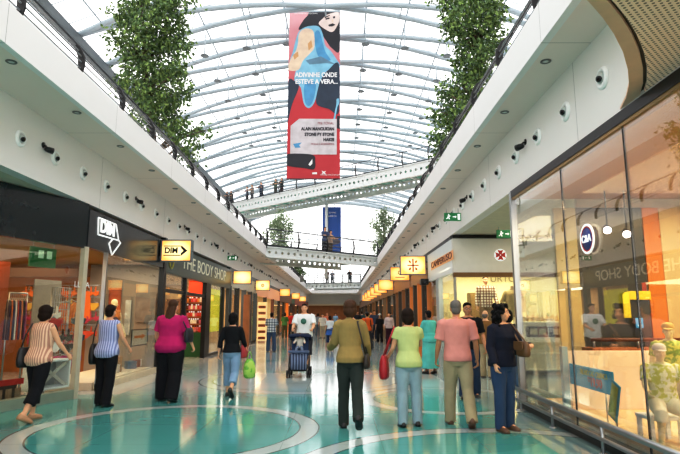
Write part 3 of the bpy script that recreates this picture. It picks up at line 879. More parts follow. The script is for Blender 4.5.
polys = [(0, c2([(98, 175), (128, 110), (160, 72), (195, 38), (396, 36), (396, 325), (340, 312), (300, 260), (262, 200), (235, 155), (170, 152)])),
 (3, c2([(60, 330), (85, 225), (110, 178), (165, 150), (240, 150), (272, 205), (292, 290), (335, 335), (396, 430), (396, 452), (330, 470), (120, 470), (35, 440)])),
 (3, c3([(120, 30), (160, 0), (370, 0), (416, 32), (330, 80), (290, 130), (262, 200), (232, 320), (190, 366), (150, 330), (125, 210), (78, 160), (88, 80)])),
 (4, c3([(150, 210), (180, 160), (240, 180), (225, 300), (190, 350), (160, 320)])),
 (4, c2([(215, 200), (250, 190), (290, 330), (330, 400), (250, 380), (220, 300)])),
 (9, c2([(150, 400), (260, 370), (370, 430), (300, 420), (180, 430)])),
 (1, c2([(98, 215), (120, 180), (160, 166), (205, 190), (213, 300), (180, 350), (132, 402), (100, 468), (28, 468), (40, 400), (80, 330), (95, 270)])),
 (8, c2([(165, 280), (190, 250), (200, 300), (172, 330)])), (8, c2([(60, 360), (95, 335), (100, 370), (70, 395)])),
 (2, c2([(243, 130), (275, 90), (300, 66), (340, 52), (388, 48), (393, 100), (376, 150), (342, 192), (290, 172)])),
 (0, c2([(290, 92), (320, 84), (322, 95), (295, 102)])), (0, c2([(345, 78), (362, 74), (362, 90), (348, 92)])),
 (0, c2([(285, 82), (322, 66), (324, 72), (288, 90)])), (0, c2([(312, 140), (345, 128), (366, 140), (340, 152), (318, 152)])), (1, c2([(338, 100), (348, 98), (350, 118), (340, 120)])),
 (5, c3([(416, 34), (416, 392), (340, 372), (246, 332), (262, 200), (290, 130), (330, 82)])),
 (5, c3([(72, 158), (112, 202), (62, 340), (32, 470), (20, 454), (22, 250), (38, 150)])),
 (0, c1([(376, 0), (396, 0), (396, 92), (376, 86)])), (3, c3([(398, 300), (418, 296), (418, 330), (404, 360), (386, 454), (374, 454), (396, 340)])),
 (6, c1([(50, 70), (110, 20), (375, 22), (375, 268), (50, 268)])),
 (0, c1([(8, 268), (200, 268), (226, 318), (216, 368), (150, 360), (8, 336)])), (7, c1([(178, 335), (205, 298), (206, 330), (190, 346)])),
 (4, c1([(70, 195), (130, 185), (112, 205), (124, 220), (85, 222)])), (7, c1([(270, 375), (285, 385), (302, 378), (292, 390), (300, 402), (284, 396), (268, 404), (278, 390)])),
 (7, c1([(205, 390), (238, 388), (238, 402), (205, 402)]))]
polys = [(m_, sm(P) if len(P) > 5 and i_ not in (19, 23) else P) for i_, (m_, P) in enumerate(polys)]
polys = [(m_, [(max(-BW / 2, min(BW / 2, u)), max(0, min(BH, v))) for u, v in P]) for m_, P in polys]
flat(ban, polys, fm, 'printed_picture', None, None)
def bt_(s, px, py, h, m, align='CENTER', xs=1.0, nm='printed_text', bold=.0):
    u, v = ((px - 314) / 52 * BW, (179 - py) / 168 * BH)
    text_obj(nm, s, h / 168 * BH * 1.38, m, ban, frame_m((u, -.03, v), (1, 0, 0)), .002, align, bold=bold, xs=xs)
W_ = mat('print white', 'f0f0f2', .6); K_ = mat('print dark', '23242e', .6)
bt_('ADIVINHE ONDE', 316, 77.4, 4.6, W_, xs=.82, bold=.01); bt_('ESTEVE A VERA...', 316.5, 84.2, 4.6, W_, xs=.86, bold=.01)
bt_('PRE TOVIAL', 334, 125.5, 2.6, mat('print maroon', '8a4a50', .6), 'RIGHT', .8)
bt_('ALAIN MANOUKIAN', 334.3, 131, 3.1, K_, 'RIGHT', .78, bold=.012); bt_('STONE BY STONE', 334.3, 136.4, 3.1, K_, 'RIGHT', .8, bold=.012); bt_('HAKEI', 334.3, 141.5, 3.1, K_, 'RIGHT', .85, bold=.012)
bt_('MODA E ACESSORIOS', 334.3, 145.8, 2.0, mat('print maroon', '8a4a50', .6), 'RIGHT', .8)
bt_('CENTRO VASCO DA GAMA', 331, 175.2, 1.5, W_, xs=.75); bt_('UMA SURPRESA PARA SI NO CENTRO', 305, 14, 1.3, W_, xs=.75)
b = MB(); b.tube([(-BW / 2, .015, BH), (BW / 2, .015, BH)], .05, 8); b.build('top_pole', M_tube, ban)
b = MB()
for s in (-1, 1):
    b.tube([(s * BW * .42, .015, BH), (s * BW * .42, .015, arch(0)[1] - bb - .05)], .012, 5)
b.build('suspension_wire', M_wire, ban)
b = MB(); b.tube([(-BW / 2, .015, 0), (BW / 2, .015, 0)], .035, 8); b.build('bottom_bar', M_dsteel, ban)

yb2 = 47.5
l_, r_, t_, d_ = at_y(322.5, 230, yb2).x, at_y(341, 230, yb2).x, at_y(331, 207, yb2).z, at_y(331, 256, yb2).z
bb2 = empty('hanging_banner', ((l_ + r_) / 2, yb2, d_), 0, 'narrow blue banner hanging beyond the middle footbridge', 'banner'); w2, h2 = r_ - l_, t_ - d_
b = MB(); b.span((-w2 / 2, 0, 0), (w2 / 2, .03, h2)); b.build('banner_cloth', mat('blue banner print', '2f5fb0', .6, var=.1, scale=1), bb2)
b = MB(); b.prism([Vector((x * w2, -.01, z * h2)) for x, z in [(-.5, .1), (-.2, .1), (.0, .22), (.35, .24), (.5, .3), (.2, .36), (-.1, .34), (-.15, .55), (-.3, .6), (-.45, .5)]], (0, -.002, 0)); b.build('printed_picture', mat('print figure', '5d5a66', .6), bb2)
text_obj('printed_text', 'SEMPRE', .2, W_, bb2, frame_m((.05, -.02, h2 * .88), (1, 0, 0))); text_obj('printed_text', 'ABERTO', .2, W_, bb2, frame_m((.05, -.02, h2 * .81), (1, 0, 0)))
b = MB(); b.tube([(-w2 * .28, -.2, -2.0), (-w2 * .28, -.2, h2 + .5)], .14, 10); b.build('mast', mat('white mast', 'e4e8ea', .4), bb2)

# ------------------------------------------------------------------ trees on the gallery
def tree(name, label, base, blobs, n, leaf, seed, cols, trunk_h, planter=True):
    """blobs: centre and radii in world space; leaf clumps droop from the twigs"""
    rnd = random.Random(seed)
    o = empty(name, base, 0, label, 'tree')
    B = Vector(base)
    b = MB(); tot = sum(r ** 2 for c, r in blobs)
    for c, r in blobs:
        k = int(n * r ** 2 / tot); twigs = max(5, k // 34)
        cl = []
        for _ in range(twigs):
            u = Vector((rnd.gauss(0, 1), rnd.gauss(0, 1), rnd.gauss(0, 1))).normalized() * r * rnd.uniform(.2, 1.12)
            cl.append(Vector(c) + u)
        for _ in range(k):
            q = rnd.choice(cl); p = q + Vector((rnd.gauss(0, .1), rnd.gauss(0, .1), rnd.gauss(-.06, .13))) * (leaf / .09) * .8
            p -= B
            d = Vector((rnd.gauss(0, .6), rnd.gauss(0, .6), rnd.gauss(-.5, .5))).normalized(); s = d.cross(Vector((rnd.gauss(0, 1), rnd.gauss(0, 1), rnd.gauss(0, 1)))).normalized()
            L = leaf * rnd.uniform(.7, 1.25); wv = L * .27; nn = d.cross(s) * L * .08
            b._add([p, p + d * L * .45 + s * wv + nn, p + d * L, p + d * L * .45 - s * wv + nn], [(0, 1, 2, 3)], rnd.choices((0, 1, 2), (5, 4, 2))[0])
    b.build('crown', cols, o, recalc=False)
    b = MB(); top = max((Vector(c) for c, r in blobs), key=lambda v: v.z) - B
    b.tube([(0, 0, .4), top * .25 + Vector((.05, 0, .3)), top * .6, top], [.13, .11, .08, .03], 8)
    for c, r in blobs:
        v = Vector(c) - B; s = top * max(.15, min(.75, (v.z - .8) / top.z))
        b.tube([s, s.lerp(v, .6) + Vector((0, 0, .1)), v], [.05, .035, .015], 6)
    b.build('trunk', mat('grey-brown bark', '5a4c3c', .8, var=.2, bump=.4), o)
    if planter:
        b = MB(); b.lathe([(.42, 0), (.5, .5), (.5, .56), (.44, .56), (.42, .48), (.02, .48)], (0, 0, 0), 20); b.build('planter', mat('stone planter', '8c8c86', .7), o)
    return o
G1, G2, G3 = mat('leaf green', '54723e', .5, var=.15), mat('leaf light green', '7b9650', .5, var=.15), mat('leaf dark green', '38562e', .5, var=.15)
def blob(px, py, r, y): 
    p = at_y(px, py, y); return (p, r / F * (p - EYE).length * .97)
yt = 16.2
tree('tall_leafy_tree', 'tall bushy green tree behind the left gallery railing', (at_y(158, 140, yt).x, yt, ZS + .184),
     [blob(*a, yt + dy) for a, dy in (((140, -8, 24), .2), ((165, -4, 20), -.3), ((128, 14, 18), .3), ((172, 16, 22), 0), ((146, 22, 26), -.5), ((126, 42, 16), .2), ((165, 45, 26), .4), ((140, 60, 24), 0), ((180, 70, 14), -.3),
      ((160, 76, 24), .3), ((132, 82, 16), -.3), ((148, 96, 22), .3), ((172, 94, 18), 0), ((186, 92, 9), .3), ((150, 112, 22), -.2), ((168, 116, 18), .3), ((178, 132, 14), 0), ((196, 130, 9), .2), ((206, 130, 6), 0), ((186, 146, 11), 0), ((193, 154, 7), .1))],
     12000, .145, 1, [G1, G2, G3], 5)
yt = 15.2
tree('tall_leafy_tree', 'tall slender green tree behind the right gallery railing', (at_y(468, 140, yt).x + .2, yt, ZS + .184),
     [blob(*a, yt + dy) for a, dy in (((452, -6, 18), 0), ((480, -4, 20), .3), ((497, 8, 10), 0), ((465, 14, 18), -.3), ((488, 22, 16), .2), ((448, 26, 11), 0), ((470, 36, 16), .3), ((490, 42, 12), 0), ((478, 56, 15), -.2), ((460, 54, 10), .2),
      ((470, 72, 14), .2), ((484, 72, 10), 0), ((462, 86, 12), 0), ((474, 90, 13), .2), ((446, 92, 9), -.2), ((456, 104, 14), 0), ((470, 106, 12), .2), ((442, 112, 9), 0), ((452, 122, 13), .1), ((462, 128, 9), 0), ((444, 140, 11), 0), ((438, 154, 7), .1), ((452, 142, 9), 0))],
     8800, .14, 2, [G1, G2, G3], 5)
yt = 43.0
tree('young_tree', 'small light green tree on the left gallery behind the middle footbridge', (at_y(281, 245, yt).x, yt, ZS + .184),
     [blob(*a, yt) for a in ((281, 216, 6), (274, 222, 6), (287, 222, 6), (280, 230, 7), (271, 232, 5), (289, 232, 4), (283, 240, 7), (275, 243, 6))], 2200, .2, 3, [mat('pale leaf', '8aa07a', .6), mat('pale leaf light', 'a3b592', .6), mat('pale leaf dark', '6d8564', .6)], 3)
tree('young_tree', 'small light green tree on the right gallery behind the middle footbridge', (at_y(384, 245, yt).x, yt, ZS + .184),
     [blob(*a, yt) for a in ((384, 212, 5), (380, 218, 5), (389, 221, 6), (383, 227, 8), (374, 224, 4), (391, 232, 6), (383, 238, 8), (378, 246, 6), (388, 247, 6), (382, 254, 6))], 2400, .2, 4, [mat('pale leaf', '8aa07a', .6), mat('pale leaf light', 'a3b592', .6), mat('pale leaf dark', '6d8564', .6)], 3)
yt = 56.0
tree('gallery_shrub', 'dark green shrub on the left gallery before the farthest footbridge', (at_y(299, 275, yt).x, yt, ZS + .184),
     [blob(*a, yt) for a in ((297, 268, 4), (300, 272, 4), (294, 265, 3))], 700, .22, 5, [G1, G2, G3], 1.5)

# ------------------------------------------------------------------ projecting light-box signs
def lbox(name, col, s):
    c = srgb(col)
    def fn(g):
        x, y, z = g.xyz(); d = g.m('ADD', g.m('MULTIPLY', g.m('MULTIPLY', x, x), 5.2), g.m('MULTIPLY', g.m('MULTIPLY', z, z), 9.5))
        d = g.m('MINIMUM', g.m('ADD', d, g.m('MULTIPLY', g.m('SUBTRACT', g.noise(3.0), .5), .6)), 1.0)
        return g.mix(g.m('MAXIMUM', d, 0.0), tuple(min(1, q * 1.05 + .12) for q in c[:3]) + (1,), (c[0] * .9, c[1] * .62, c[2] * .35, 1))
    return custom(name, fn, .4, .3, emis=s)
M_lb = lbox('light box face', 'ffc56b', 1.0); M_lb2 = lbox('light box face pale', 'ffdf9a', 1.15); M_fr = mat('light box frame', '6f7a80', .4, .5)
def lightbox(px, py, X, label, w=.84, h=.6, face=M_lb):
    side = -1 if X < 0 else 1
    p = at_x(px, py, X); o = empty('light_box_sign', (p.x - side * (w / 2 + .07), p.y, p.z), 0, label, 'sign')
    b = MB(); b.box((0, 0, 0), (w - .05, .16, h - .05)); b.build('illuminated_face', face, o)
    b = MB()
    for s in (-1, 1): b.box((s * (w / 2 - .012), 0, 0), (.03, .2, h)); b.box((0, 0, s * (h / 2 - .012)), (w, .2, .03))
    b.build('frame', M_fr, o)
    b = MB()
    for z in (-.12, .12): b.tube([(side * w / 2, 0, z), (side * (w / 2 + .09), 0, z)], .02, 8)
    b.build('bracket', M_dark, o)
    return o
def mark(o, pts, m, off=.085, nm='sign_logo'):
    b = MB(); b.prism([Vector((x, -off, z)) for x, z in pts], (0, -.006, 0)); return b.build(nm, m, o)
o = lightbox(159.5, 251, XL, 'glowing amber sign with black arrow logo at the corner of the dark green fascia', face=M_lb2)
text_obj('sign_text', 'DIM', .22, M_dark, o, frame_m((-.14, -.086, .0), (1, 0, 0)), .004, xs=.95, bold=.008)
mark(o, [(.13, .15), (.31, .0), (.13, -.15), (.13, -.07), (.2, 0), (.13, .07)], M_dark); mark(o, [(-.35, .14), (.12, .14), (.12, .115), (-.35, .115)], M_dark); mark(o, [(-.35, -.14), (.12, -.14), (.12, -.115), (-.35, -.115)], M_dark)
o = lightbox(232, 277.5, XL, 'plain glowing cream sign, second along the left shop row', face=M_lb2)
o = lightbox(254.5, 285.5, XL, 'glowing sign with an orange flower mark, third along the left shop row', face=M_lb2)
for k in range(7):
    a = 2 * math.pi * k / 7; mark(o, [(.04 * math.cos(a - .5), .04 * math.sin(a - .5)), (.11 * math.cos(a - .25), .11 * math.sin(a - .25)), (.11 * math.cos(a + .25), .11 * math.sin(a + .25)), (.04 * math.cos(a + .5), .04 * math.sin(a + .5))], M_orange)
lightbox(279, 292.5, XL, 'glowing amber sign, fourth along the left shop row')
lightbox(291, 296, XL, 'glowing amber sign, fifth along the left shop row')
lightbox(298.5, 299, XL, 'glowing amber sign, farthest along the left shop row')
p = at_x(289, 297, XL + .5); 
o = lightbox(427.5, 265.5, XR, 'glowing sign with a red and orange cross beside the white store corner', .9, .66, face=M_lb2)
for a, s in (((.0, .0, .05, .46), 0), ((.0, .0, .4, .04), 0)): mark(o, [(-a[2] / 2, -a[3] / 2), (a[2] / 2, -a[3] / 2), (a[2] / 2, a[3] / 2), (-a[2] / 2, a[3] / 2)], M_red)
for sx in (-1, 1):
    for sz in (-1, 1): mark(o, [(sx * .06, sz * .06), (sx * .14, sz * .1), (sx * .16, sz * .18), (sx * .08, sz * .16)], M_orange)
o = lightbox(411, 274, XR, 'glowing sign with a dark curl mark, second along the right shop row')
for k in range(8):
    a, c = R(60 + k * 30), R(90 + k * 30); mark(o, [(.09 * math.cos(a), .05 + .09 * math.sin(a)), (.06 * math.cos(a), .05 + .06 * math.sin(a)), (.06 * math.cos(c), .05 + .06 * math.sin(c)), (.09 * math.cos(c), .05 + .09 * math.sin(c))], M_dark)
mark(o, [(-.2, -.16), (.2, -.16), (.2, -.13), (-.2, -.13)], M_dark)
for i, (px, py) in enumerate(((394.5, 285), (388, 288.5), (382.5, 291.5), (378, 294), (374.5, 296), (371.5, 298))):
    lightbox(px, py, XR, 'glowing amber sign on the right shop row, ' + ('third', 'fourth', 'fifth', 'sixth', 'seventh', 'last')[i] + ' from the white store corner')
# ------------------------------------------------------------------ left side: angled lingerie shop front
C0 = Vector((-4.95, 10.5, 0)); U = Vector((-.343, -1, 0)).normalized(); NI = Vector((U.y, -U.x, 0))
if NI.x > 0: NI = -NI
RZU = math.atan2(-U.y, -U.x)      # local +x runs away from the viewer along the front
def dimp(px, py, d): return on_plane(px, py, C0 + NI * d, NI)
def yL(px): return at_x(px, 330, XL).y
def yR(px): return at_x(px, 330, XR).y
M_tan = mat('tan interior', 'a8662c', .7); M_pale = mat('pale interior', 'd8cbb4', .7); M_sand = mat('sand interior', 'e0cda8', .7)
# interior shells (structure)
b = MB(); b.span((-10.2, 1, 0), (-10, YE, ZW)); st(b.build('wall_shops_left', M_tan))
b = MB(); b.span((11.0, 1, 0), (11.2, YE, ZW)); st(b.build('wall_shops_right', M_sand))
def divider(x0, x1, y, m, z1=ZW):
    b = MB(); b.span((x0, y - .06, 0), (x1, y + .06, z1)); st(b.build('partition_wall', m))
def drop_ceiling(pts, z, m):
    b = MB(); b.prism([Vector((x, y, z)) for x, y in pts], (0, 0, .06)); st(b.build('ceiling_shop', m))
Yb1 = yL(160.5); Yb2 = yL(229)
fa = C0 + U * 7
drop_ceiling([(C0.x + NI.x * .2, C0.y), (XL - .12, Yb1 - .1), (-10, Yb1 - .1), (-10, fa.y), (fa.x + NI.x * .2, fa.y + .1)], 2.95, mat('ochre ceiling', 'a8762e', .7))

o = empty('shop_front', (C0.x, C0.y, 0), RZU, 'black topped angled lingerie shop front nearest on the left', 'shop front')
b = MB(); b.span((-7, -.02, 2.82), (-.05, .1, 3.70)); b.build('fascia_board', M_black, o)
b = MB(); b.span((-7, -.04, 0), (-.1, .12, .17)); b.build('plinth', mat('greenish stone plinth', '8d9788', .3), o)
for i, (x0, x1) in enumerate(((-2.32, -.14), (-4.6, -2.38), (-6.9, -4.66))):
    b = MB(); b.span((x0, .02, .17), (x1, .03, 2.82)); b.build('glass_pane', M_glass, o)
for x in (-2.35, -4.63):
    b = MB(); b.span((x - .012, .01, .17), (x + .012, .04, 2.82)); b.build('glass_joint', M_steel, o)
b = MB(); b.span((-.1, -.05, 0), (.0, .06, 2.85)); b.build('corner_post', mat('beige post', 'c2baa8', .4), o)
t = dimp(82, 285, -.01)
text_obj('window_lettering', 'LLMA', .16, M_white, o, frame_m(Matrix.Rotation(-RZU, 3, 'Z') @ (t - C0), (1, 0, 0)), .002)

o = empty('shop_front', (XL, Yb1, 0), 0, 'black lingerie shop front with white arrow logo and one wide window', 'shop front')
L = Yb1 - C0.y
b = MB(); b.span((-.1, -L + .05, 2.86), (.03, -.03, 3.62)); b.build('fascia_board', M_black, o)
yo = yL(101) - Yb1
b = MB(); b.span((-.03, yo + .06, .14), (-.02, -.1, 2.86)); b.build('glass_pane', M_glass, o)
b = MB(); b.span((-.08, yo, 0), (.02, -.1, .14)); b.build('plinth', mat('cream plinth', 'c9bfa6', .4), o)
b = MB(); b.span((-.06, yo, .0), (.02, yo + .06, 2.86)); b.build('frame_post', M_steel, o)
b = MB(); b.span((-.1, -.1, 0), (.05, .06, ZW)); b.build('frame_post', M_dark, o)
# arrow logo
b = MB()
lp = [(98.5, 217.5), (116, 224.5), (118.6, 240.5), (98.0, 234.5)]
ap = [(118.6, 240.5), (120.5, 243), (111.8, 255.0), (109, 243.5), (112.8, 239)]
for pts, cl in ((lp, True), (ap, False)):
    P = [at_x(px, py, XL + .045) - Vector(o.location) for px, py in pts]
    for i in range(len(P) if cl else len(P) - 1): b.tube([P[i], P[(i + 1) % len(P)]], .017, 6)
b.build('logo_outline', M_wsign, o)
tp = at_x(107.8, 229, XL + .04) - Vector(o.location)
text_obj('logo_lettering', 'DIM', .36, M_wsign, o, frame_m(tp, (0, 1, 0)), .01, bold=.012, xs=1.15)
fs = empty('window_sign', at_x(139.5, 337, XL - .1), 0, 'small black outlined frame with orange arrow sign inside the lingerie window', 'sign')
b = MB(); q0, q1 = at_x(132, 330, XL - .1) - fs.location, at_x(147, 344, XL - .1) - fs.location
for z in (q0.z, q1.z): b.span((-.01, q0.y, z - .012), (.01, q1.y, z + .012))
for y in (q0.y, q1.y): b.span((-.01, y - .012, q1.z), (.01, y + .012, q0.z))
b.build('frame', M_dark, fs)
b = MB(); b.span((-.006, q0.y, q1.z), (-.002, q1.y, q0.z)); b.build('board', M_pale, fs)
b = MB(); b.prism([Vector((.004, (q0.y * (1 - k) + q1.y * k), z)) for k, z in ((.15, -.02), (.6, -.02), (.6, -.06), (.85, .02), (.6, .08), (.6, .04), (.15, .04))], (.004, 0, 0)); b.build('arrow_print', M_orange, fs)

# --- contents of the angled window
def poster(name, px0, py0, px1, py1, d, m, label, cat='poster', th=.03):
    a, c = dimp(px0, py1, d), dimp(px1, py0, d); mid = (a + c) / 2
    w = (Vector((c.x, c.y, 0)) - Vector((a.x, a.y, 0))).length; h = abs(c.z - a.z)
    o = empty(name, (mid.x, mid.y, min(a.z, c.z)), RZU, label, cat)
    b = MB(); b.span((-w / 2, 0, 0), (w / 2, th, h)); b.build('board', m, o, bevel=.004)
    return o, w, h
o, w, h = poster('sign_reflection', 29, 249.5, 57, 266, .5, mat('painted green sign reflection', '1f5a2c', .5, emis='2f8a44', estr=.2, var=.3, scale=4), 'painted green sign reflection hanging high in the angled lingerie window')  # emissive board stands in for a green exit sign reflected in the glass
b = MB()
for x in (-.2, .12): b.span((x * w, -.006, .45 * h), (x * w + .2 * w, -.002, .85 * h))
b.build('reflection_marks', mat('pale reflection marks', 'b9d4b4', .5, emis='b9d4b4', estr=.4), o)
b = MB()
for x in (-.4, .4): b.tube([(x * w, .015, h), (x * w, .015, 2.95 - o.location.z)], .006, 5)
b.build('hanger', M_steel, o)
b = MB(); a, c = dimp(-30, 277, 3.2), dimp(90, 277, 3.2); b.prism([a, c, c + NI * .4, a + NI * .4], (0, 0, .22)); st(b.build('beam_shop', mat('brown beam', '5d3a20', .6)))
def flowers(g):
    x, y, z = g.xyz(); v = g.new('ShaderNodeTexVoronoi'); v.inputs['Scale'].default_value = 3.4
    t = g.new('ShaderNodeTexCoord'); g.link(t.outputs['Object'], v.inputs['Vector'])
    return g.mix(g.less(v.outputs['Distance'], .2), g.mix(g.noise(5), srgb('6a6a66'), srgb('8a8782')), srgb('e08a2c'))
poster('display_board', 30, 281, 62, 335, 2.4, custom('grey board with orange flowers', flowers), 'grey display board with orange flowers inside the angled lingerie shop', 'board')
o = [q for q in COL.objects if q.name.startswith('display_board')][-1]
for x in (-.35, .35): b = MB(); b.span((x - .02, .0, -o.location.z), (x + .02, .03, .05)); b.build('leg', M_steel, o)
poster('picture_stand', -8, 384, 17, 410, .35, mat('dark stand print', '33251f', .5, var=.35, scale=7), 'low dark picture stand with a red heading in the nearest shop window', 'stand')
o = [q for q in COL.objects if q.name.startswith('picture_stand')][-1]
b = MB(); b.span((-.2, -.006, .36), (.34, -.002, .46)); b.build('red_heading', M_red, o)
b = MB()
for i in range(3): b.span((-.18 + i * .18, -.006, .08), (-.06 + i * .18, -.002, .3))
b.build('printed_picture', mat('print sepia', '9a7a5c', .5, var=.4, scale=9), o)
o, w, h = poster('orange_curtain', -30, 262, 11, 400, 1.6, mat('orange curtain', 'b0542a', .7, var=.2, scale=2), 'orange panel curtain at the left edge of the nearest shop', 'curtain')
# white display crate with crossed boards
p = dimp(53, 391, .35); cr = empty('display_crate', (p.x, p.y, .17), RZU, 'white open display crate with a crossed front in the angled window', 'crate')
b = MB()
for x in (-.36, .36): b.box((x, .18, .27), (.04, .36, .54))
for z in (.02, .52): b.box((0, .18, z), (.76, .36, .04))
b.build('box_frame', M_white, cr, bevel=.004)
for a in (1, -1):
    b = MB(); b.box((0, .05, .27), (.84, .03, .06), M=Matrix.Rotation(a * R(35), 3, 'Y')); b.build('cross_board', mat('pale grey board', 'b5b2a8', .5), cr)
b = MB(); b.box((0, .34, .27), (.7, .02, .5)); b.build('back_panel', mat('grey back panel', '8d9294', .5), cr)
# garments
def garment_mesh(kind):
    P = {'slip': [(-.05, 0), (-.12, -.02), (-.17, -.2), (-.2, -.75), (.2, -.75), (.17, -.2), (.12, -.02), (.05, 0), (.0, -.08)],
         'brief': [(-.16, 0), (-.17, -.08), (-.06, -.2), (.06, -.2), (.17, -.08), (.16, 0)],
         'bra': [(-.17, 0), (-.16, -.1), (-.08, -.14), (0, -.08), (.08, -.14), (.16, -.1), (.17, 0), (.09, -.02), (.08, .12), (.06, .12), (.04, -.03), (-.04, -.03), (-.06, .12), (-.08, .12), (-.09, -.02)]}[kind]
    return P
def garment(name, kind, loc, rz, m, label, group):
    o = empty(name, loc, rz, label, 'garment', group)
    b = MB(); b.prism([Vector((x, 0, z)) for x, z in garment_mesh(kind)], (0, .03, 0)); b.build('cloth', m, o, bevel=.006)
    b = MB(); b.tube([(-.16, .015, -.01), (0, .015, .05), (.16, .015, -.01)], .007, 6); b.tube([(0, .015, .05), (0, .015, .09), (.025, .015, .12), (0, .015, .14)], .005, 6); b.build('hanger', M_steel, o)
    return o
cols = ['3a2b3c', 'c96a3a', '2f3a55', 'e5d6cc', 'a8402f', '4a3a5a', 'd88a5a', '26262e', '9a5a6a']
p0, p1 = dimp(9, 300, 1.3), dimp(27, 299, 1.3)
rk = empty('garment_rack', ((p0.x + p1.x) / 2, (p0.y + p1.y) / 2, 0), RZU, 'chrome rack of hanging garments behind the first woman on the left', 'rack')
rw = (p1 - p0).length / 2
b = MB(); b.tube([(-rw, 0, p0.z + .14), (rw, 0, p0.z + .14)], .015, 8); b.build('rail', M_steel, rk)
for s in (-1, 1): b = MB(); b.tube([(s * rw, 0, 0), (s * rw, 0, p0.z + .14)], .015, 8); b.box((s * rw, 0, .012), (.05, .4, .024)); b.build('upright', M_steel, rk)
for i, c in enumerate(cols):
    q = p0.lerp(p1, (i + .5) / 9); garment('hanging_slip', 'slip', (q.x, q.y, p0.z), RZU + R(62), mat('garment ' + c, c, .8), 'slip dress hanging in the row on the chrome rack by the orange curtain', 'slips on the chrome rack')
for i, (px, py, kd, c, d) in enumerate(((66, 303, 'slip', 'd8702a', 1.3), (72, 302, 'slip', 'e0853a', 1.3), (78, 306, 'slip', 'c45a24', 1.3), (54, 312, 'bra', 'e8ddd0', 1.0), (57, 318, 'brief', 'c23a3a', 1.0), (66, 335, 'bra', '2a2428', .9), (72, 334, 'bra', 'a83a50', .9), (79, 335, 'bra', '3a3f50', .9), (66, 344, 'brief', '2a2428', .9), (72, 345, 'brief', 'd0a080', .9), (55, 342, 'brief', 'e6e2dc', .8), (79, 318, 'bra', '555a5e', 1.0), (60, 356, 'brief', 'c02a70', .7), (65, 356, 'brief', 'b02464', .7), (70, 355, 'brief', 'a82060', .7), (75, 356, 'brief', '8a2a58', .7))):
    p = dimp(px, py, d); nm = {'slip': 'hanging_slip', 'bra': 'hanging_bra', 'brief': 'hanging_brief'}[kd]
    place = {'slip': 'upper middle of', 'bra': 'centre of', 'brief': 'lower middle of'}[kd]
    tone = {'d8702a': 'orange', 'e0853a': 'light orange', 'c45a24': 'burnt orange', 'e8ddd0': 'ivory', 'c23a3a': 'red', '2a2428': 'black', 'a83a50': 'crimson', '3a3f50': 'navy grey', 'd0a080': 'beige', 'e6e2dc': 'white', '555a5e': 'grey', 'c02a70': 'magenta', 'b02464': 'deep magenta', 'a82060': 'dark pink', '8a2a58': 'plum'}[c]
    garment(nm, kd, p, RZU + R(random.uniform(-12, 12)), mat('garment ' + c, c, .8), f'{tone} {kd} on display at {place} the angled lingerie window', 'lingerie in the angled window')
p0, p1 = dimp(50, 346, 1.0), dimp(68, 346, 1.0); gw = (p1 - p0).length / 2
gr = empty('grid_display_stand', ((p0.x + p1.x) / 2, (p0.y + p1.y) / 2, 0), RZU, 'steel grid stand that carries lingerie in the angled window', 'stand')
b = MB()
for i in range(9): b.tube([(-gw + gw * i / 4, .04, .3), (-gw + gw * i / 4, .04, 2.1)], .006, 5)
for i in range(13): b.tube([(-gw, .04, .3 + .15 * i), (gw, .04, .3 + .15 * i)], .006, 5)
b.build('grid_panel', M_steel, gr)
for s in (-1, 1): b = MB(); b.tube([(s * gw, .06, 0), (s * gw, .06, 2.1)], .016, 8); b.box((s * gw, .06, .012), (.05, .5, .024)); b.build('foot_post', M_steel, gr)
p = dimp(52, 331, .9); mr = empty('round_mirror', p, RZU, 'small round black-rimmed mirror in the angled lingerie window', 'mirror')
b = MB(); b.tube([(.13 * math.cos(a), 0, .13 * math.sin(a)) for a in [2 * math.pi * i / 24 for i in range(25)]], .015, 6); b.build('rim', M_dark, mr)
b = MB(); b.lathe([(.125, 0), (.125, .006)], (0, .004, 0), 24, 0, Matrix.Rotation(R(-90), 3, 'X')); b.build('mirror_glass', mat('mirror glass', 'b8bcc0', .05, 1.0), mr)
b = MB(); b.tube([(0, .03, -.13), (0, .03, .17 - p.z)], .012, 6); b.build('stem', M_steel, mr)

# --- contents of the wide window (backdrop, shelf boxes)
b = MB(); b.span((-6.4, 11.5, 0), (-5.12, Yb1 - .25, .16)); tag(b.build('window_platform', M_pale, bevel=.01), 'low cream display platform in the wide lingerie window', 'platform')
for i, (px, py, s, c, lb) in enumerate(((113, 377, .22, 'd8cfc4', 'pale'), (118, 360, .2, 'b08a5a', 'tan'), (130, 374, .24, '6a7a94', 'slate blue'), (141, 371, .18, 'e8e4dc', 'white'), (136, 374, .14, '8a4a3a', 'rust'))):
    p = at_x(px, py, -5.5); o = empty('gift_box', (p.x, p.y, .16), R(20 * i), f'{lb} box standing on the platform of the wide lingerie window', 'box', 'boxes in the wide window')
    hh = max(.2, p.z - .16 + s * .5)
    b = MB(); b.box((0, 0, hh * .42), (s, s, hh * .84)); b.build('box_body', mat('box ' + c, c, .6), o, bevel=.006)
    b = MB(); b.box((0, 0, hh * .9), (s * 1.06, s * 1.06, hh * .14)); b.build('lid', mat('box lid ' + c, c, .5), o, bevel=.006)
tones = (('d8702a', 'orange'), ('2a2428', 'black'), ('a83a50', 'crimson'), ('d8c8b8', 'ivory'), ('3f5a8a', 'blue'), ('c8a040', 'mustard'), ('6a3a5a', 'plum'), ('b8482a', 'rust'))
k_ = 0
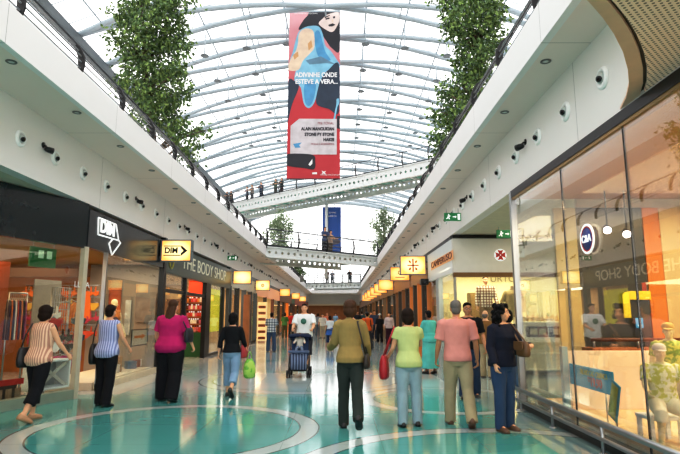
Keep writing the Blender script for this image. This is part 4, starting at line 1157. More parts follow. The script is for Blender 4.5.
for row, py in enumerate((291, 303, 316, 331)):
    p0, p1 = at_y(24, py, Yb1 - .5), at_y(97, py, Yb1 - .5)
    b = MB(); b.tube([(p0.x, Yb1 - .42, p0.z + .16), (p1.x, Yb1 - .42, p0.z + .16)], .012, 6)
    for x in (p0.x, p1.x, (p0.x + p1.x) / 2): b.tube([(x, Yb1 - .42, p0.z + .16), (x, Yb1 - .04, p0.z + .16)], .012, 6)
    tag(b.build('wall_rail', M_steel), ('highest', 'second highest', 'third highest', 'lowest')[row] + ' wall rail of garments at the back of the lingerie shop', 'rail')
    for i in range(9):
        c, tn = tones[(k_ * 5 + i * 3) % 8]; k_ += 1; kd = ('bra', 'brief', 'bra', 'slip')[(i + row) % 4] if row < 3 else ('bra', 'brief')[i % 2]
        p = p0.lerp(p1, (i + .5) / 9)
        garment('hanging_' + kd, kd, (p.x, Yb1 - .5, p.z), R(random.uniform(-10, 10)), mat('garment ' + c, c, .8), f'{tn} {kd} on the ' + ('highest', 'second highest', 'third highest', 'lowest')[row] + ' wall rail at the back of the lingerie shop', 'garments on the back wall rails')
for i, (px0, px1, py0, py1, c, lb) in enumerate(((106, 121, 288, 332, 'b0562e', 'rust and blue'), (123, 131, 300, 335, 'cfc7b8', 'pale'), (134, 156, 292, 322, '8f8578', 'grey'))):
    a, c2_ = at_y(px0, py1, Yb1 - .15), at_y(px1, py0, Yb1 - .15)
    o = empty('wall_poster', ((a.x + c2_.x) / 2, Yb1 - .12, a.z), 0, lb + ' fashion poster on the wall behind the wide lingerie window', 'poster')
    b = MB(); b.span((-(c2_.x - a.x) / 2, 0, 0), ((c2_.x - a.x) / 2, .03, c2_.z - a.z)); b.build('poster_board', mat('poster ' + c, c, .6, var=.4, scale=4), o)
def mannequin(loc, rz, H, spec, label, name='mannequin'):
    return person(loc, rz, H, spec, label, None, True, 'mannequin', name)[0]
p = at_x(112, 330, -5.75); mannequin((p.x, p.y, .16), R(-120), 1.75, dict(fem=True, skin='sand', armL=(5, 12, 20, 0), armR=(-5, 12, 10, 0), top=('camisole', mat('camisole orange', 'd08038', .7), .95, 0, .012), extra_top=('shorts', mat('shorts blue', '45557a', .7), .82, .012)), 'sand coloured mannequin in an orange camisole in the wide lingerie window')

# ------------------------------------------------------------------ green cosmetics shop
drop_ceiling([(XL - .12, Yb1 + .1), (XL - .12, Yb2 - .1), (-10, Yb2 - .1), (-10, Yb1 + .1)], 2.9, M_pale)
divider(-7.05, XL - .1, Yb1 + .02, mat('grey beige divider', 'a39684', .7, var=.12, scale=1)); divider(-10, -7.05, Yb1 + .02, mat('orange brown wall', '9a5a26', .7, var=.25, scale=1.5))
o = empty('shop_front', (XL, Yb1, 0), 0, 'dark green cosmetics shop front with cream lettering and open doorway', 'shop front')
L = Yb2 - Yb1
b = MB(); b.span((-.12, .06, 2.74), (.03, L - .05, 3.6)); b.build('fascia_board', M_dgreen, o)
t0, t1 = at_x(183, 258, XL + .05), at_x(226, 277, XL + .05)
M_let = mat('cream lettering', 'd9d6c4', .5, emis='d9d6c4', estr=.15)
text_obj('sign_lettering', 'THE BODY SHOP', .62, M_let, o, frame_m(Vector((.036, (t0.y + t1.y) / 2 - Yb1, 3.2)), (0, 1, 0)), .01, fit=t1.y - t0.y)
e0 = at_x(172, 265, XL + .05); b = MB(); b.tube([(.04, e0.y - Yb1 + .2 * math.cos(a), 3.2 + .3 * math.sin(a)) for a in [2 * math.pi * i / 24 for i in range(25)]], .025, 6); b.build('oval_emblem', mat('olive emblem', 'a8a24a', .4), o)
ys = [yL(px) - Yb1 for px in (184, 204.5, 209, 222.5, 227)]
for y, w_ in ((.0, .2), (ys[0], .12), ((ys[1] + ys[2]) / 2, ys[2] - ys[1]), (ys[3], .16), (L - .12, .3)):
    b = MB(); b.span((-.14, y - w_ / 2 + .1 * (y == 0), 0), (.02, y + w_ / 2 + .1 * (y == 0), 2.76 if y < L - 1 else ZW)); b.build('frame_post', M_dark if y < L - 1 else mat('grey green post', '4d5a55', .4), o)
b = MB(); b.span((-.05, .2, .1), (-.04, ys[0] - .06, 2.74)); b.build('glass_pane', M_glass, o)
b = MB(); b.span((-.05, ys[2], .1), (-.04, ys[3] - .08, 2.74)); b.build('glass_pane', M_glass, o)
b = MB(); b.span((-.1, .2, 0), (.0, ys[0] - .06, .1)); b.build('plinth', M_dark, o)
b = MB(); b.span((-.1, ys[2], 0), (.0, ys[3] - .08, .1)); b.build('plinth', M_dark, o)
b = MB(); b.span((-.12, .2, 2.2), (-.02, ys[1] - .05, 2.3)); b.build('transom', M_dark, o)
b = MB(); b.span((XL - .16, Yb1 + ys[2] + .1, .9), (XL - .12, Yb1 + ys[3] - .15, 2.6)); tag(b.build('yellow_poster', mat('yellow green poster', 'b5ac2e', .5, var=.25, scale=1.2, emis='c2b62e', estr=1.3)), 'tall yellow-green poster in the cosmetics shop window', 'poster')  # emission added so the yellow holds through the window reflection
yG = Yb1 + 5.6
def X_(px, y=yG): return at_y(px, 320, y).x
o = empty('product_gondola', (X_(193.5), yG, 0), 0, 'green based shelf unit of glowing red products in the cosmetics doorway', 'shelf unit')
gw = X_(202.5) - X_(185)
b = MB(); b.box((0, .2, .45), (gw, .5, .9)); b.build('green_cabinet', mat('deep green cabinet', '1e5a2a', .5), o, bevel=.01)
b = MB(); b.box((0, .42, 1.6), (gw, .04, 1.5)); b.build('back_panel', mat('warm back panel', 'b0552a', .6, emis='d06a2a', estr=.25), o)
for i in range(5): b = MB(); b.box((0, .22, .95 + .27 * i), (gw, .38, .025)); b.build('shelf', M_wood, o)
for s in (-1, 1): b = MB(); b.box((s * gw / 2, .22, 1.6), (.03, .42, 1.5)); b.build('side_panel', M_wood, o)
def bottle(loc, m, cap, r, h, label, group, name='bottle'):
    o = empty(name, loc, 0, label, 'bottle', group)
    b = MB(); b.lathe([(r * .9, 0), (r, .01), (r, h * .62), (r * .5, h * .74), (r * .4, h * .78)], (0, 0, 0), 10); b.build('bottle_body', m, o)
    b = MB(); b.lathe([(r * .5, h * .76), (r * .5, h), (r * .1, h)], (0, 0, 0), 10); b.build('cap', cap, o)
    return o
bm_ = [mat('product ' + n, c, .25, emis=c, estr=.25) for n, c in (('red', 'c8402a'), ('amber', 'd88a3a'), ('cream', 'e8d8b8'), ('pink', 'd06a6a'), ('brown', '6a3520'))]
prot = [bottle((0, 0, -5), m, M_dark if i % 2 else M_wsign, .05, .2, 'x', None) for i, m in enumerate(bm_)]
used = set()
for i in range(5):
    for k in range(8):
        j = random.randrange(5); src = prot[j]
        c = src if j not in used else copy_tree(src); used.add(j)
        c.location = (X_(193.5) - gw / 2 + gw * (k + .5) / 8, yG + .16, .9625 + .27 * i)
        c['label'] = f'{("red", "amber", "cream", "pink", "brown")[j]} bottle on the ' + ('lowest', 'second', 'middle', 'fourth', 'top')[i] + ' shelf above the green cabinet'; c['group'] = 'bottles on the cosmetics shelves'
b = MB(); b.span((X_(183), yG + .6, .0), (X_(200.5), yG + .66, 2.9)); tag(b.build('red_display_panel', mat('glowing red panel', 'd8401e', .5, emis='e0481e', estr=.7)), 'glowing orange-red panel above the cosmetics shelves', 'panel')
b = MB(); b.span((X_(161, yG + 1), yG + 1, 0), (X_(180, yG + 1), yG + 1.06, 2.2)); tag(b.build('brown_display_panel', mat('brown display', '8a6a52', .6, var=.3, scale=3)), 'brown panel seen through the left pane of the cosmetics shop', 'panel')
# red and pink baskets at the doorway
for i, (px, py, c, lb) in enumerate(((187, 334, 'd2503a', 'red'), (193.5, 331, 'e08a70', 'pink'), (200, 329, 'd03028', 'scarlet'))):
    p = at_y(px, py, yG - .1); o = empty('gift_basket', (p.x, yG - .02, .9), 0, f'{lb} gift basket on the ledge of the green cabinet', 'basket', 'gift baskets on the green cabinet')
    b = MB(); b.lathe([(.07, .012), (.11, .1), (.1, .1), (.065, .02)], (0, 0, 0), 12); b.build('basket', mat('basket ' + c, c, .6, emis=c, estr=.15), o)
    b = MB(); b.tube([(.1 * math.cos(a), 0, .1 + .12 * math.sin(a)) for a in [math.pi * k / 8 for k in range(9)]], .008, 6); b.build('handle', M_wood, o)

# ------------------------------------------------------------------ the other shops down the hall
def shop(side, y0, y1, hcol, icol, label, posts, header=(2.75, 3.5), glow=None, open_=(.35, .65), pcol=None, emis=.0):
    X = XL if side < 0 else XR; xb = -10 if side < 0 else 11; s = side
    o = empty('shop_front', (X, y0, 0), 0, label, 'shop front'); L = y1 - y0
    def sp(b, xa, ya, za, xc, yc, zc, mi=0): b.span((s * xa, ya, za), (s * xc, yc, zc), mi)
    b = MB(); sp(b, -.02, .08, header[0], .14, L - .08, header[1]); b.build('fascia_board', mat('fascia ' + hcol, hcol, .5, emis=hcol if glow else None, estr=glow or 0), o)
    b = MB(); sp(b, .02, .08, header[1], .1, L - .08, ZW); b.build('top_board', M_dark, o)
    pm = mat('post ' + (pcol or '3a3c3e'), pcol or '3a3c3e', .45, emis=pcol if emis else None, estr=emis)  # post emission stands in for warm shop light on the wood
    n = posts
    for i in range(n + 1):
        y = L * i / n; b = MB(); sp(b, -.05, max(0, y - .09), 0, .18, min(L, y + .09), header[0] + .02); b.build('frame_post', pm if i % 2 == 0 else mat('dark shop post', '34302c', .45), o)
    for i in range(n):
        ya, yb = L * i / n + .1, L * (i + 1) / n - .1
        if open_[0] <= (i + .5) / n <= open_[1]: continue
        b = MB(); sp(b, .05, ya, .12, .06, yb, header[0]); b.build('glass_pane', M_glass, o)
        b = MB(); sp(b, .0, ya, 0, .1, yb, .12); b.build('plinth', M_dark, o)
    m = mat('interior ' + icol, icol, .7, var=.2, scale=1.0)
    b = MB(); b.span((X + s * 3.0, y0 + .1, 0), (X + s * 3.06, y1 - .1, 3.2)); bp = b.build('interior_back_panel', m, o); bp.location = -Vector((X, y0, 0))
    divider(min(X + s * .2, xb), max(X + s * .2, xb), y1 - .02, m)
    drop_ceiling([(X + s * .15, y0 + .12), (X + s * .15, y1 - .12), (xb, y1 - .12), (xb, y0 + .12)], 3.05, M_pale)
    return o
yl = [Yb2, yL(255.5), yL(279), yL(291), 60.0, YE - .1]
shop(-1, yl[0], yl[1], 'd8d4ca', 'c9a878', 'cream shop front with tan interior after the green cosmetics shop', 4, (2.85, 3.5), pcol='5a5f60')
shop(-1, yl[1], yl[2], 'e0a27c', 'e8d2b0', 'shop front with a glowing peach fascia on the left row', 3, (2.75, 3.5), .45, (.0, .5), '5a3020')
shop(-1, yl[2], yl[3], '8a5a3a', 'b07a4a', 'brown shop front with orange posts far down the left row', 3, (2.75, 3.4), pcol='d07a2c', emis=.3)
shop(-1, yl[3], yl[4], '4a6a4a', 'a8744a', 'small green shop front deep in the left row', 4, pcol='7a4a2a')
shop(-1, yl[4], yl[5], 'a84a34', 'b88a5a', 'red-brown shop front at the far left end of the hall', 5, pcol='6a4a34')
# product walls
def shelf_unit(loc, rz, w, h, d, n, m, label, back=None):
    o = empty('display_shelf', loc, rz, label, 'shelf unit')
    for s in (-1, 1): b = MB(); b.box((s * (w / 2 - .02), 0, h / 2), (.04, d, h)); b.build('side_panel', m, o)
    for i in range(n): b = MB(); b.box((0, 0, .04 + (h - .06) * i / (n - 1)), (w - .08, d, .03)); b.build('shelf', m, o)
    b = MB(); b.box((0, d / 2 - .01, h / 2), (w - .08, .02, h)); b.build('back_panel', back or m, o)
    return o
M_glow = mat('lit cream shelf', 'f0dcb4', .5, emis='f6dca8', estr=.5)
y_ = yl[1] + 2.6; x0, x1 = at_y(258, 320, y_).x, at_y(266.5, 320, y_).x
sh = shelf_unit(((x0 + x1) / 2, y_, 0), 0, x1 - x0, 2.4, .4, 7, M_glow, 'tall lit cream shelf unit in the peach fascia shop', M_glow)
pk = empty('folded_stack', (0, 0, -9), 0, 'x', 'folded clothes'); b = MB()
for k in range(3): b.box((0, 0, .03 + .055 * k), (.24, .26, .05)); 
b.build('folded_cloth', mat('rust fold', 'b0643c', .8), pk, bevel=.01)
first = True
for i in range(6):
    for k in range(3):
        c = pk if first else copy_tree(pk); first = False
        c.location = ((x0 + x1) / 2 + (k - 1) * (x1 - x0) * .27, y_ - .03, .055 + 2.34 * i / 6); c['label'] = 'folded rust-coloured clothes on the lit cream shelves'; c['group'] = 'folded stacks on the lit shelves'
b = MB(); a0, a1 = at_y(243, 320, yl[0] + 3), at_y(249, 320, yl[0] + 3); b.span((a0.x, yl[0] + 3, 0), (a1.x, yl[0] + 3.3, 2.6)); tag(b.build('brown_door_leaf', M_wood, bevel=.01), 'brown wooden panel inside the cream shop on the left', 'panel')

yr = [14.5, yR(429.5), yR(411.5), yR(394.5), 42.0, 60.0, YE - .1]
# ------------------------------------------------------------------ white store with the red cross (right)
YC = at_x(454.5, 300, XR).y; X2 = 10.9
o = empty('shop_front', (XR, YC, 0), 0, 'white store corner with a round red cross badge and glass front', 'shop front')
M_hw = mat('white store fascia', 'd9d6d0', .45, var=.03)
b = MB(); b.span((0, 0, 2.68), (X2 - XR, .15, 3.61)); b.build('fascia_board', M_hw, o)
b = MB(); b.span((0, -.02, 3.61), (X2 - XR, .15, 3.7)); b.build('top_strip', M_dark, o)
b = MB(); b.span((0, -.03, 2.56), (X2 - XR, .12, 2.68)); b.build('lower_strip', mat('bronze strip', '7a5a38', .35, .5), o)
b = MB(); b.span((0, .03, .1), (X2 - XR, .04, 2.56)); b.build('glass_pane', M_glass, o)
b = MB(); b.span((0, 0, 0), (X2 - XR, .12, .1)); b.build('plinth', M_steel, o)
LS = yr[1] - YC
b = MB(); b.span((-.01, .15, 2.68), (.12, LS, 3.61)); b.build('side_fascia_board', mat('white side fascia', 'dfe3e4', .45, var=.02), o)
b = MB(); b.span((-.02, .15, 3.61), (.12, LS, 3.7)); b.build('side_top_strip', M_dark, o)
b = MB(); b.span((.03, .1, .1), (.04, LS * .5, 2.68)); b.build('glass_pane', M_glass, o)
b = MB(); b.span((.0, 0, 0), (.07, .07, 2.6)); b.build('corner_post', M_steel, o)
b = MB(); b.span((-.03, LS * .5, 0), (.1, LS * .62, 2.68)); b.build('frame_post', mat('light grey post', 'a8aeb0', .4), o)
b = MB(); b.span((.03, LS * .62, .1), (.04, LS, 2.68)); b.build('glass_pane', M_glass, o)
tm = at_x(442, 260.5, XR - .02); ta, tb = at_x(453, 255, XR - .02), at_x(431, 267, XR - .02)
b = MB(); b.span((-.02, ta.y - YC, tm.z - .13), (-.012, tb.y - YC, tm.z + .13)); b.build('sign_strip', mat('sign strip orange', 'd6a47c', .5, emis='e0a060', estr=.3), o)
text_obj('sign_lettering', 'CAMPERUSO', .27, mat('sign maroon', '6a2a20', .5), o, frame_m(Vector((-.03, (ta.y + tb.y) / 2 - YC, tm.z)), (0, -1, 0)), .006, fit=(tb.y - ta.y) * .92)
cb = at_y(500.5, 255, YC - .02); cx, cz = cb.x - XR, cb.z
b = MB(); b.lathe([(.165, 0), (.165, .015), (.01, .015)], (cx, -.002, cz), 28, 0, Matrix.Rotation(R(90), 3, 'X')); b.build('badge_disc', M_wsign, o)
b = MB()
for k in range(4):
    M = Matrix.Rotation(k * math.pi / 2, 3, 'Y')
    b.prism([Vector((cx, -.02, cz)) + M @ Vector((x, 0, z)) for x, z in ((-.025, .015), (.025, .015), (.08, .14), (.0, .12), (-.08, .14))], (0, -.01, 0))
b.build('badge_cross', M_red, o)
# inside: back wall, figures, shelf
b = MB(); b.span((XR + .2, YC + 2.6, 0), (X2, YC + 2.7, 3.4)); st(b.build('partition_wall', mat('pale yellow wall', 'd8cba0', .7, var=.05)))
drop_ceiling([(XR + .15, YC + .2), (XR + .15, YC + 2.6), (X2, YC + 2.6), (X2, YC + .2)], 2.9, M_sand)
tw = at_y(503, 279, YC + 2.55); t_ = text_obj('wall_lettering', 'URTO', .3, mat('grey lettering', '7a7460', .6), None, frame_m(tw, (1, 0, 0)), .004); tag(t_, 'grey lettering on the pale yellow wall inside the cross store', 'lettering')
def plaid(a, c_, d, s=14):
    def fn(g):
        x, y, z = g.xyz()
        u = g.less(g.frac(g.m('ADD', x, 9), s), .42); v = g.less(g.frac(g.m('ADD', z, 9), s), .42)
        return g.mix(g.m('MULTIPLY', u, v), g.mix(g.m('MAXIMUM', u, v), srgb(a), srgb(c_)), srgb(d))
    return fn
def stripes(a, c_, s=22, k=.5):
    def fn(g):
        x, y, z = g.xyz(); u = g.less(g.frac(g.m('ADD', g.m('ADD', x, g.m('MULTIPLY', y, .3)), 9), s), k)
        return g.mix(u, srgb(a), srgb(c_))
    return fn
pl = empty('display_plinth', (at_y(487, 320, YC + .9).x, YC + .9, 0), 0, 'white plinth under the plaid-shirted figure in the cross store', 'plinth')
b = MB(); b.box((0, 0, .42), (.7, .6, .84)); b.build('plinth_block', M_white, pl, bevel=.01)
b = MB(); b.box((0, 0, .865), (.78, .68, .05)); b.build('plinth_top', M_steel, pl, bevel=.008)
mannequin((pl.location.x, YC + .9, .89), R(176), 1.72, dict(skin='light', hair=('short', M_hair), face=True, armL=(10, 10, 30, 0), armR=(-4, 10, 14, 0), top=('shirt', custom('plaid shirt', plaid('d8d2c4', '8a6a5c', '5a3a30', 13), .9), .84, 1.0, .02), collar=True, legs=('trousers', mat('display trousers', '8a6a48', .8), 1.0, .01), shoe=M_dark), 'display figure of a man in a plaid shirt standing on the white plinth')
p = at_y(513, 300, YC + .8)
tf = empty('dress_form', (p.x, YC + .8, 0), 0, 'headless torso form in a khaki jacket in the cross store window', 'mannequin')
b = MB(); zz = 1.5
b.rings([ring_xy((0, y, zz + z), rx, ry, 18) for z, rx, ry, y in ((0, .17, .12, 0), (.2, .165, .115, 0), (.42, .19, .13, 0), (.62, .2, .13, 0), (.72, .16, .1, 0), (.78, .06, .06, 0), (.86, .055, .055, 0))])
b.build('torso', mat('form cloth', '5a4a36', .8), tf)
b = MB(); b.rings([ring_xy((0, 0, zz + z), rx, ry, 18) for z, rx, ry in ((.02, .2, .15), (.2, .19, .14), (.45, .215, .155), (.64, .225, .15), (.74, .15, .1))])
for s in (-1, 1): b.limb([(s * .2, 0, zz + .66), (s * .3, .03, zz + .42), (s * .26, -.08, zz + .18)], [.075, .065, .055], 10)
b.fuse('jacket', mat('khaki jacket', '8f7f58', .85), .014, 3, tf, .005, 12)
b = MB(); b.tube([(0, 0, 0), (0, 0, zz + .05)], .02, 8); b.lathe([(.22, 0), (.22, .02), (.03, .04)], (0, 0, 0), 18); b.build('stand', M_steel, tf)
M_sh = mat('white shelf', 'e2ddd0', .5, emis='f0e2c0', estr=.3)  # emission added because the shelf front gets little light
sx0, sx1 = at_y(521, 330, YC + 1.0).x, at_y(575, 330, YC + 1.0).x
sh = shelf_unit(((sx0 + sx1) / 2, YC + 1.0, 0), 0, sx1 - sx0, 1.36, .5, 4, M_sh, 'long white shelf unit with jars along its top in the cross store')
jp = None
for k in range(11):
    loc = (sx0 + (sx1 - sx0) * (k + .5) / 11, YC + 1.0, 1.375)
    if jp is None: jp = bottle(loc, mat('honey jar', 'c8a25a', .3), mat('gold lid', '9a7a3a', .3, .6), .06, .17, 'honey-coloured jar standing along the top of the white shelf unit', 'jars on the white shelf unit', 'jar')
    else: c = copy_tree(jp); c.location = loc
for k, (u, c_) in enumerate(((.2, '3a2e28'), (.36, '8a3a2a'), (.62, '2f3438'), (.82, 'a87a4a'))):
    o2 = empty('boxed_goods', (sx0 + (sx1 - sx0) * u, YC + .95, .93), 0, ('dark', 'red-brown', 'charcoal', 'tan')[k] + ' box on the upper shelf of the white shelf unit', 'box')
    b = MB(); b.box((0, 0, .15), (.3, .2, .3)); b.build('box_body', mat('goods ' + c_, c_, .6), o2, bevel=.006)
    b = MB(); b.box((0, -.103, .16), (.2, .005, .16)); b.build('box_label', M_sand, o2)
cab = empty('narrow_cabinet', (at_y(476, 320, YC + 1.6).x, YC + 1.6, 0), 0, 'tall narrow brown cabinet near the corner of the cross store', 'cabinet')
b = MB(); b.box((0, 0, 1.1), (.4, .4, 2.2)); b.build('cabinet_body', mat('olive brown cabinet', '7a6238', .5), cab, bevel=.01)
b = MB(); b.box((0, -.21, 1.1), (.34, .02, 2.1)); b.build('door', mat('cabinet door', '8f7444', .45), cab, bevel=.006)
b = MB(); b.tube([(.13, -.235, 1.0), (.13, -.235, 1.25)], .01, 6); b.build('handle', M_steel, cab)

shop(1, yr[1], yr[2], 'b98a5a', 'a89880', 'shop front with glow-painted orange wooden posts beside the white cross store', 4, (2.75, 3.4), pcol='c87834', emis=.2, open_=(.3, .7))
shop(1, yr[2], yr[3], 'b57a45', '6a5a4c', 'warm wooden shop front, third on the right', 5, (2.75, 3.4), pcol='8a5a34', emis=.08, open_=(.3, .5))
shop(1, yr[3], yr[4], 'a0784e', 'a8764a', 'wooden shop front midway down the right row', 3, pcol='6a5a4a')
shop(1, yr[4], yr[5], '8a6a4a', 'a8764a', 'dark wooden shop front deep in the right row', 4, pcol='7a5a3a')
shop(1, yr[5], yr[6], '7a5a44', '9a6a44', 'dim brown shop front at the far right end of the hall', 5, pcol='5a4434')
# speaker-like black projector on the right row
p = at_x(430, 282, XR); o = empty('black_projector', (p.x - .2, p.y, p.z), 0, 'black projector lamp on a bracket under the cross light box', 'projector')
b = MB(); b.box((0, 0, 0), (.26, .34, .2)); b.build('projector_housing', M_dark, o, bevel=.02)
b = MB(); b.lathe([(.07, 0), (.075, .06), (.05, .06)], (0, -.17, 0), 14, 0, Matrix.Rotation(R(90), 3, 'X')); b.build('lens_tube', M_lens, o)
b = MB(); b.tube([(.1, 0, 0), (.2, 0, .0)], .025, 8); b.build('bracket', M_dark, o)

# ------------------------------------------------------------------ clothing store with the big display window (right front)
YP = at_x(520, 350, XR).y
o = empty('shop_front', (XR, YP, 0), 0, 'large clothing store display window on the right with amber interior', 'shop front')
b = MB(); b.span((-.03, -9, 3.59), (.12, 0, 3.715)); b.build('top_strip', M_dark, o)
b = MB(); b.span((-.02, -9, 3.55), (.1, 0, 3.59)); b.build('lower_strip', mat('amber strip', '9a7540', .4), o)
jy = [0] + [yR(px) - YP for px in (571, 640)] + [yR(640) - yR(571) + yR(640) - YP - .1, -9]
for a, c in zip(jy, jy[1:]):
    b = MB(); b.span((0, c + .006, .12), (.012, a - .006, 3.55)); b.build('glass_pane', M_cglass, o)
b = MB(); b.span((-.04, -.05, 0), (.06, .05, 3.7)); b.build('corner_post', M_steel, o)
b = MB(); b.span((.05, -.03, .1), (1.1, -.02, 3.55)); b.build('side_pane', M_glass, o)
b = MB(); b.span((-.03, -9, 0), (.1, 0, .12)); b.build('plinth', M_dark, o)
for y in jy[1:4]: b = MB(); b.span((-.005, y - .004, .12), (.018, y + .004, 3.55)); b.build('glass_joint', M_dark, o)
lg = at_x(588.5, 239, XR - .02); BS = .86
cb = empty('store_badge', (XR - .03, lg.y, lg.z), 0, 'round white badge with blue and red rings on the big display window', 'sign')
M90 = Matrix.Rotation(R(-90), 3, 'Y')
for r0, r1, m, nm, x in ((.001, .17, mat('badge blue', '2a3f86', .4), 'badge_disc', 0), (.14, .158, M_red, 'red_ring', -.008), (.158, .186, M_wsign, 'white_ring', -.006)):
    b = MB()
    if r0 < .01: b.lathe([(r1, 0), (r1, .012), (.01, .012)], (0, 0, 0), 32, 0, M90)
    else: b.lathe([(r0, .0), (r1, .0), (r1, .014), (r0, .014), (r0, 0)], (-.0, 0, 0), 32, 0, M90, cap=False)
    b.build(nm, m, cb)
text_obj('badge_lettering', 'C&A', .125, M_wsign, cb, frame_m((-.02, 0, 0), (0, -1, 0)), .004, bold=.003)
# guard rail
gr = empty('guard_rail', (XR - .14, YP - .1, 0), 0, 'low steel guard rail along the foot of the big display window', 'rail')
for z, r in ((.33, .035), (.16, .025)): b = MB(); b.tube([(0, 0, z), (0, -7.5, z)], r, 10); b.build('rail', M_steel, gr)
for i in range(6): b = MB(); b.tube([(0, -.1 - 1.45 * i, 0), (0, -.1 - 1.45 * i, .33)], .022, 8); b.lathe([(.05, 0), (.05, .012)], (0, -.1 - 1.45 * i, 0), 12); b.build('post', M_steel, gr)
# interior
drop_ceiling([(XR + .12, 0), (XR + .12, YP - .05), (11, YP - .05), (11, 0)], 3.57, mat('amber ceiling', 'c4924a', .6))
def npanel(px0, px1, m, label, z1=3.4, off=0.0):
    x0, x1 = at_y(px0, 320, YP - .1).x, at_y(px1, 320, YP - .1).x
    b = MB(); b.span((x0, YP - .1 - off, 0), (x1, YP - .04 - off, z1)); return tag(b.build('wall_panel', m), label, 'panel')
divider(XR + 1.15, 11, YP + .05, M_sand, 3.7)
npanel(560.5, 583, mat('pale olive panel', 'b5a878', .6), 'pale olive wall panel left of the dark panel in the big clothing store')
npanel(583.5, 651, mat('dark olive panel', '3f3a26', .25), 'wide dark glossy wall panel in the big clothing store')
npanel(652, 668.5, mat('orange panel', 'cc7a28', .5), 'tall orange wall panel in the big clothing store')
npanel(669, 760, mat('pale tan panel', 'cdb48a', .6), 'pale tan wall panel right of the orange one')
a, c = at_y(624, 318, YP - .16), at_y(650, 291, YP - .16); mid = (a + c) / 2
o = empty('yellow_sign', (mid.x, YP - .15, mid.z), 0, 'rounded yellow sign on the dark panel of the clothing store', 'sign')
hw, hh = (c.x - a.x) / 2, (c.z - a.z) / 2
pts = [(-hw, -hh), (-hw + .12, -hh), (-hw + .12, hh * .35), (hw, hh * .35), (hw, hh), (-hw + .14, hh), (-hw + .04, hh * .9), (-hw, hh * .7)]
b = MB(); b.prism([Vector((x, 0, z)) for x, z in pts], (0, -.03, 0)); b.build('sign_face', mat('yellow sign face', 'd8c02c', .4, emis='d8c02c', estr=.3), o, bevel=.01)
a = at_y(639.5, 323, YP - .2); o = empty('blue_sign', (a.x, YP - .2, a.z), 0, 'small blue square sign with a pale symbol in the clothing store', 'sign')
b = MB(); b.box((0, 0, 0), (.13, .02, .17)); b.build('sign_face', mat('sign blue', '4aa0d8', .4, emis='4aa0d8', estr=.3), o, bevel=.01)
b = MB(); b.box((0, -.014, .02), (.03, .004, .06)); b.box((0, -.014, -.04), (.06, .004, .02)); b.build('symbol', M_wsign, o)
b = MB(); b.tube([(0, 0, -.08), (0, 0, -(a.z - 1.0))], .012, 6); b.build('stem', M_steel, o)
rb = empty('wooden_counter', (at_y(633, 340, YP - .55).x, YP - .55, .2), 0, 'wooden counter with a rail behind the pale display partition', 'counter')
b = MB(); b.box((0, 0, .41), (1.5, .4, .82)); b.build('counter_body', M_wood, rb, bevel=.01)
b = MB(); b.tube([(-.75, -.15, .95), (.75, -.15, .95)], .03, 8); b.build('top_rail', mat('brown rail', '6a3f22', .4), rb)
for s in (-1, 0, 1): b = MB(); b.tube([(s * .7, -.15, .8), (s * .7, -.15, .95)], .018, 6); b.build('rail_post', M_steel, rb)
M_spot = mat('lit spot lens', 'fff0e8', .3, emis='fff0ec', estr=12)
for i, (px, py) in enumerate(((607.5, 230.5), (627, 234.5))):
    p = at_y(px, py, YP - 1.0); o = empty('ceiling_spotlight', (p.x, p.y, p.z), 0, ('left', 'right')[i] + ' of the two bright spot lamps inside the big clothing store', 'spotlight', 'bright spots in the clothing store')
    d = Vector((-.3, -.8, -.45)).normalized(); Mq = d.to_track_quat('Z', 'Y').to_matrix()
    b = MB(); b.lathe([(.03, -.14), (.06, -.12), (.07, .0), (.065, .0), (.06, -.02)], (0, 0, 0), 16, 0, Mq); b.build('lamp_housing', M_dark, o)
    b = MB(); b.lathe([(.06, -.012), (.03, .004), (.004, .006)], (0, 0, 0), 16, 0, Mq); b.build('lens', M_spot, o)
    b = MB(); b.tube([(0, 0, .04), (0, 0, 3.5 - p.z)], .012, 6); b.build('stem', M_dark, o)
b = MB(); b.span((XR + .14, 3.4, 0), (6.4, YP - .3, .2)); tag(b.build('display_platform', mat('beige platform', 'd8bd98', .6), bevel=.01), 'beige platform inside the big display window', 'platform')
# pale partition with the blue price strip
pa, pc = at_y(565.5, 380, 8.05), at_y(700, 380, 8.05)
o = empty('display_partition', (pa.x, 8.05, .2), 0, 'pale pink display partition standing in the big window', 'partition')
b = MB(); b.span((0, 0, 0), (pc.x - pa.x, .06, .82)); b.build('partition_board', mat('pale pink board', 'ecd4be', .6, var=.03, scale=1.5), o, bevel=.008)
b = MB(); b.span((-.03, -.02, 0), (.05, .08, .88)); b.build('end_post', mat('blue end post', '7aa8c0', .5), o)
xs_ = XR + .25
ya, yb = at_x(563, 370, xs_).y, at_x(613, 385, xs_).y
z1, z0 = at_x(588, 367.2, xs_).z, at_x(588, 388.7, xs_).z
o = empty('price_strip', (xs_, ya, z0), 0, 'bright blue price strip with yellow lettering in the big window', 'sign')
b = MB(); b.span((0, yb - ya, 0), (.02, 0, z1 - z0)); b.build('strip_board', mat('cyan board', '3fa0c4', .5, emis='3fa0c4', estr=.15), o, bevel=.004)
text_obj('strip_lettering', 'PROMOCAO CRIANCA', .1, mat('yellow lettering', 'd8c838', .5), o, frame_m((-.004, (yb - ya) * .66, (z1 - z0) * .72), (0, -1, 0)), .002, xs=.75)
text_obj('price_lettering', '*19,90', .15, mat('pale red lettering', 'd86a6a', .5), o, frame_m((-.004, (yb - ya) * .68, (z1 - z0) * .34), (0, -1, 0)), .002, bold=.006)
for k in (.15, .85): b = MB(); b.tube([(.01, (yb - ya) * k, 0), (.01, (yb - ya) * k, .2 - z0)], .01, 6); b.build('support_leg', M_steel, o)
a = at_x(614.5, 401, xs_ - .05); o = empty('price_tag', a, 0, 'tilted yellow-green price tag at the end of the blue strip', 'tag')
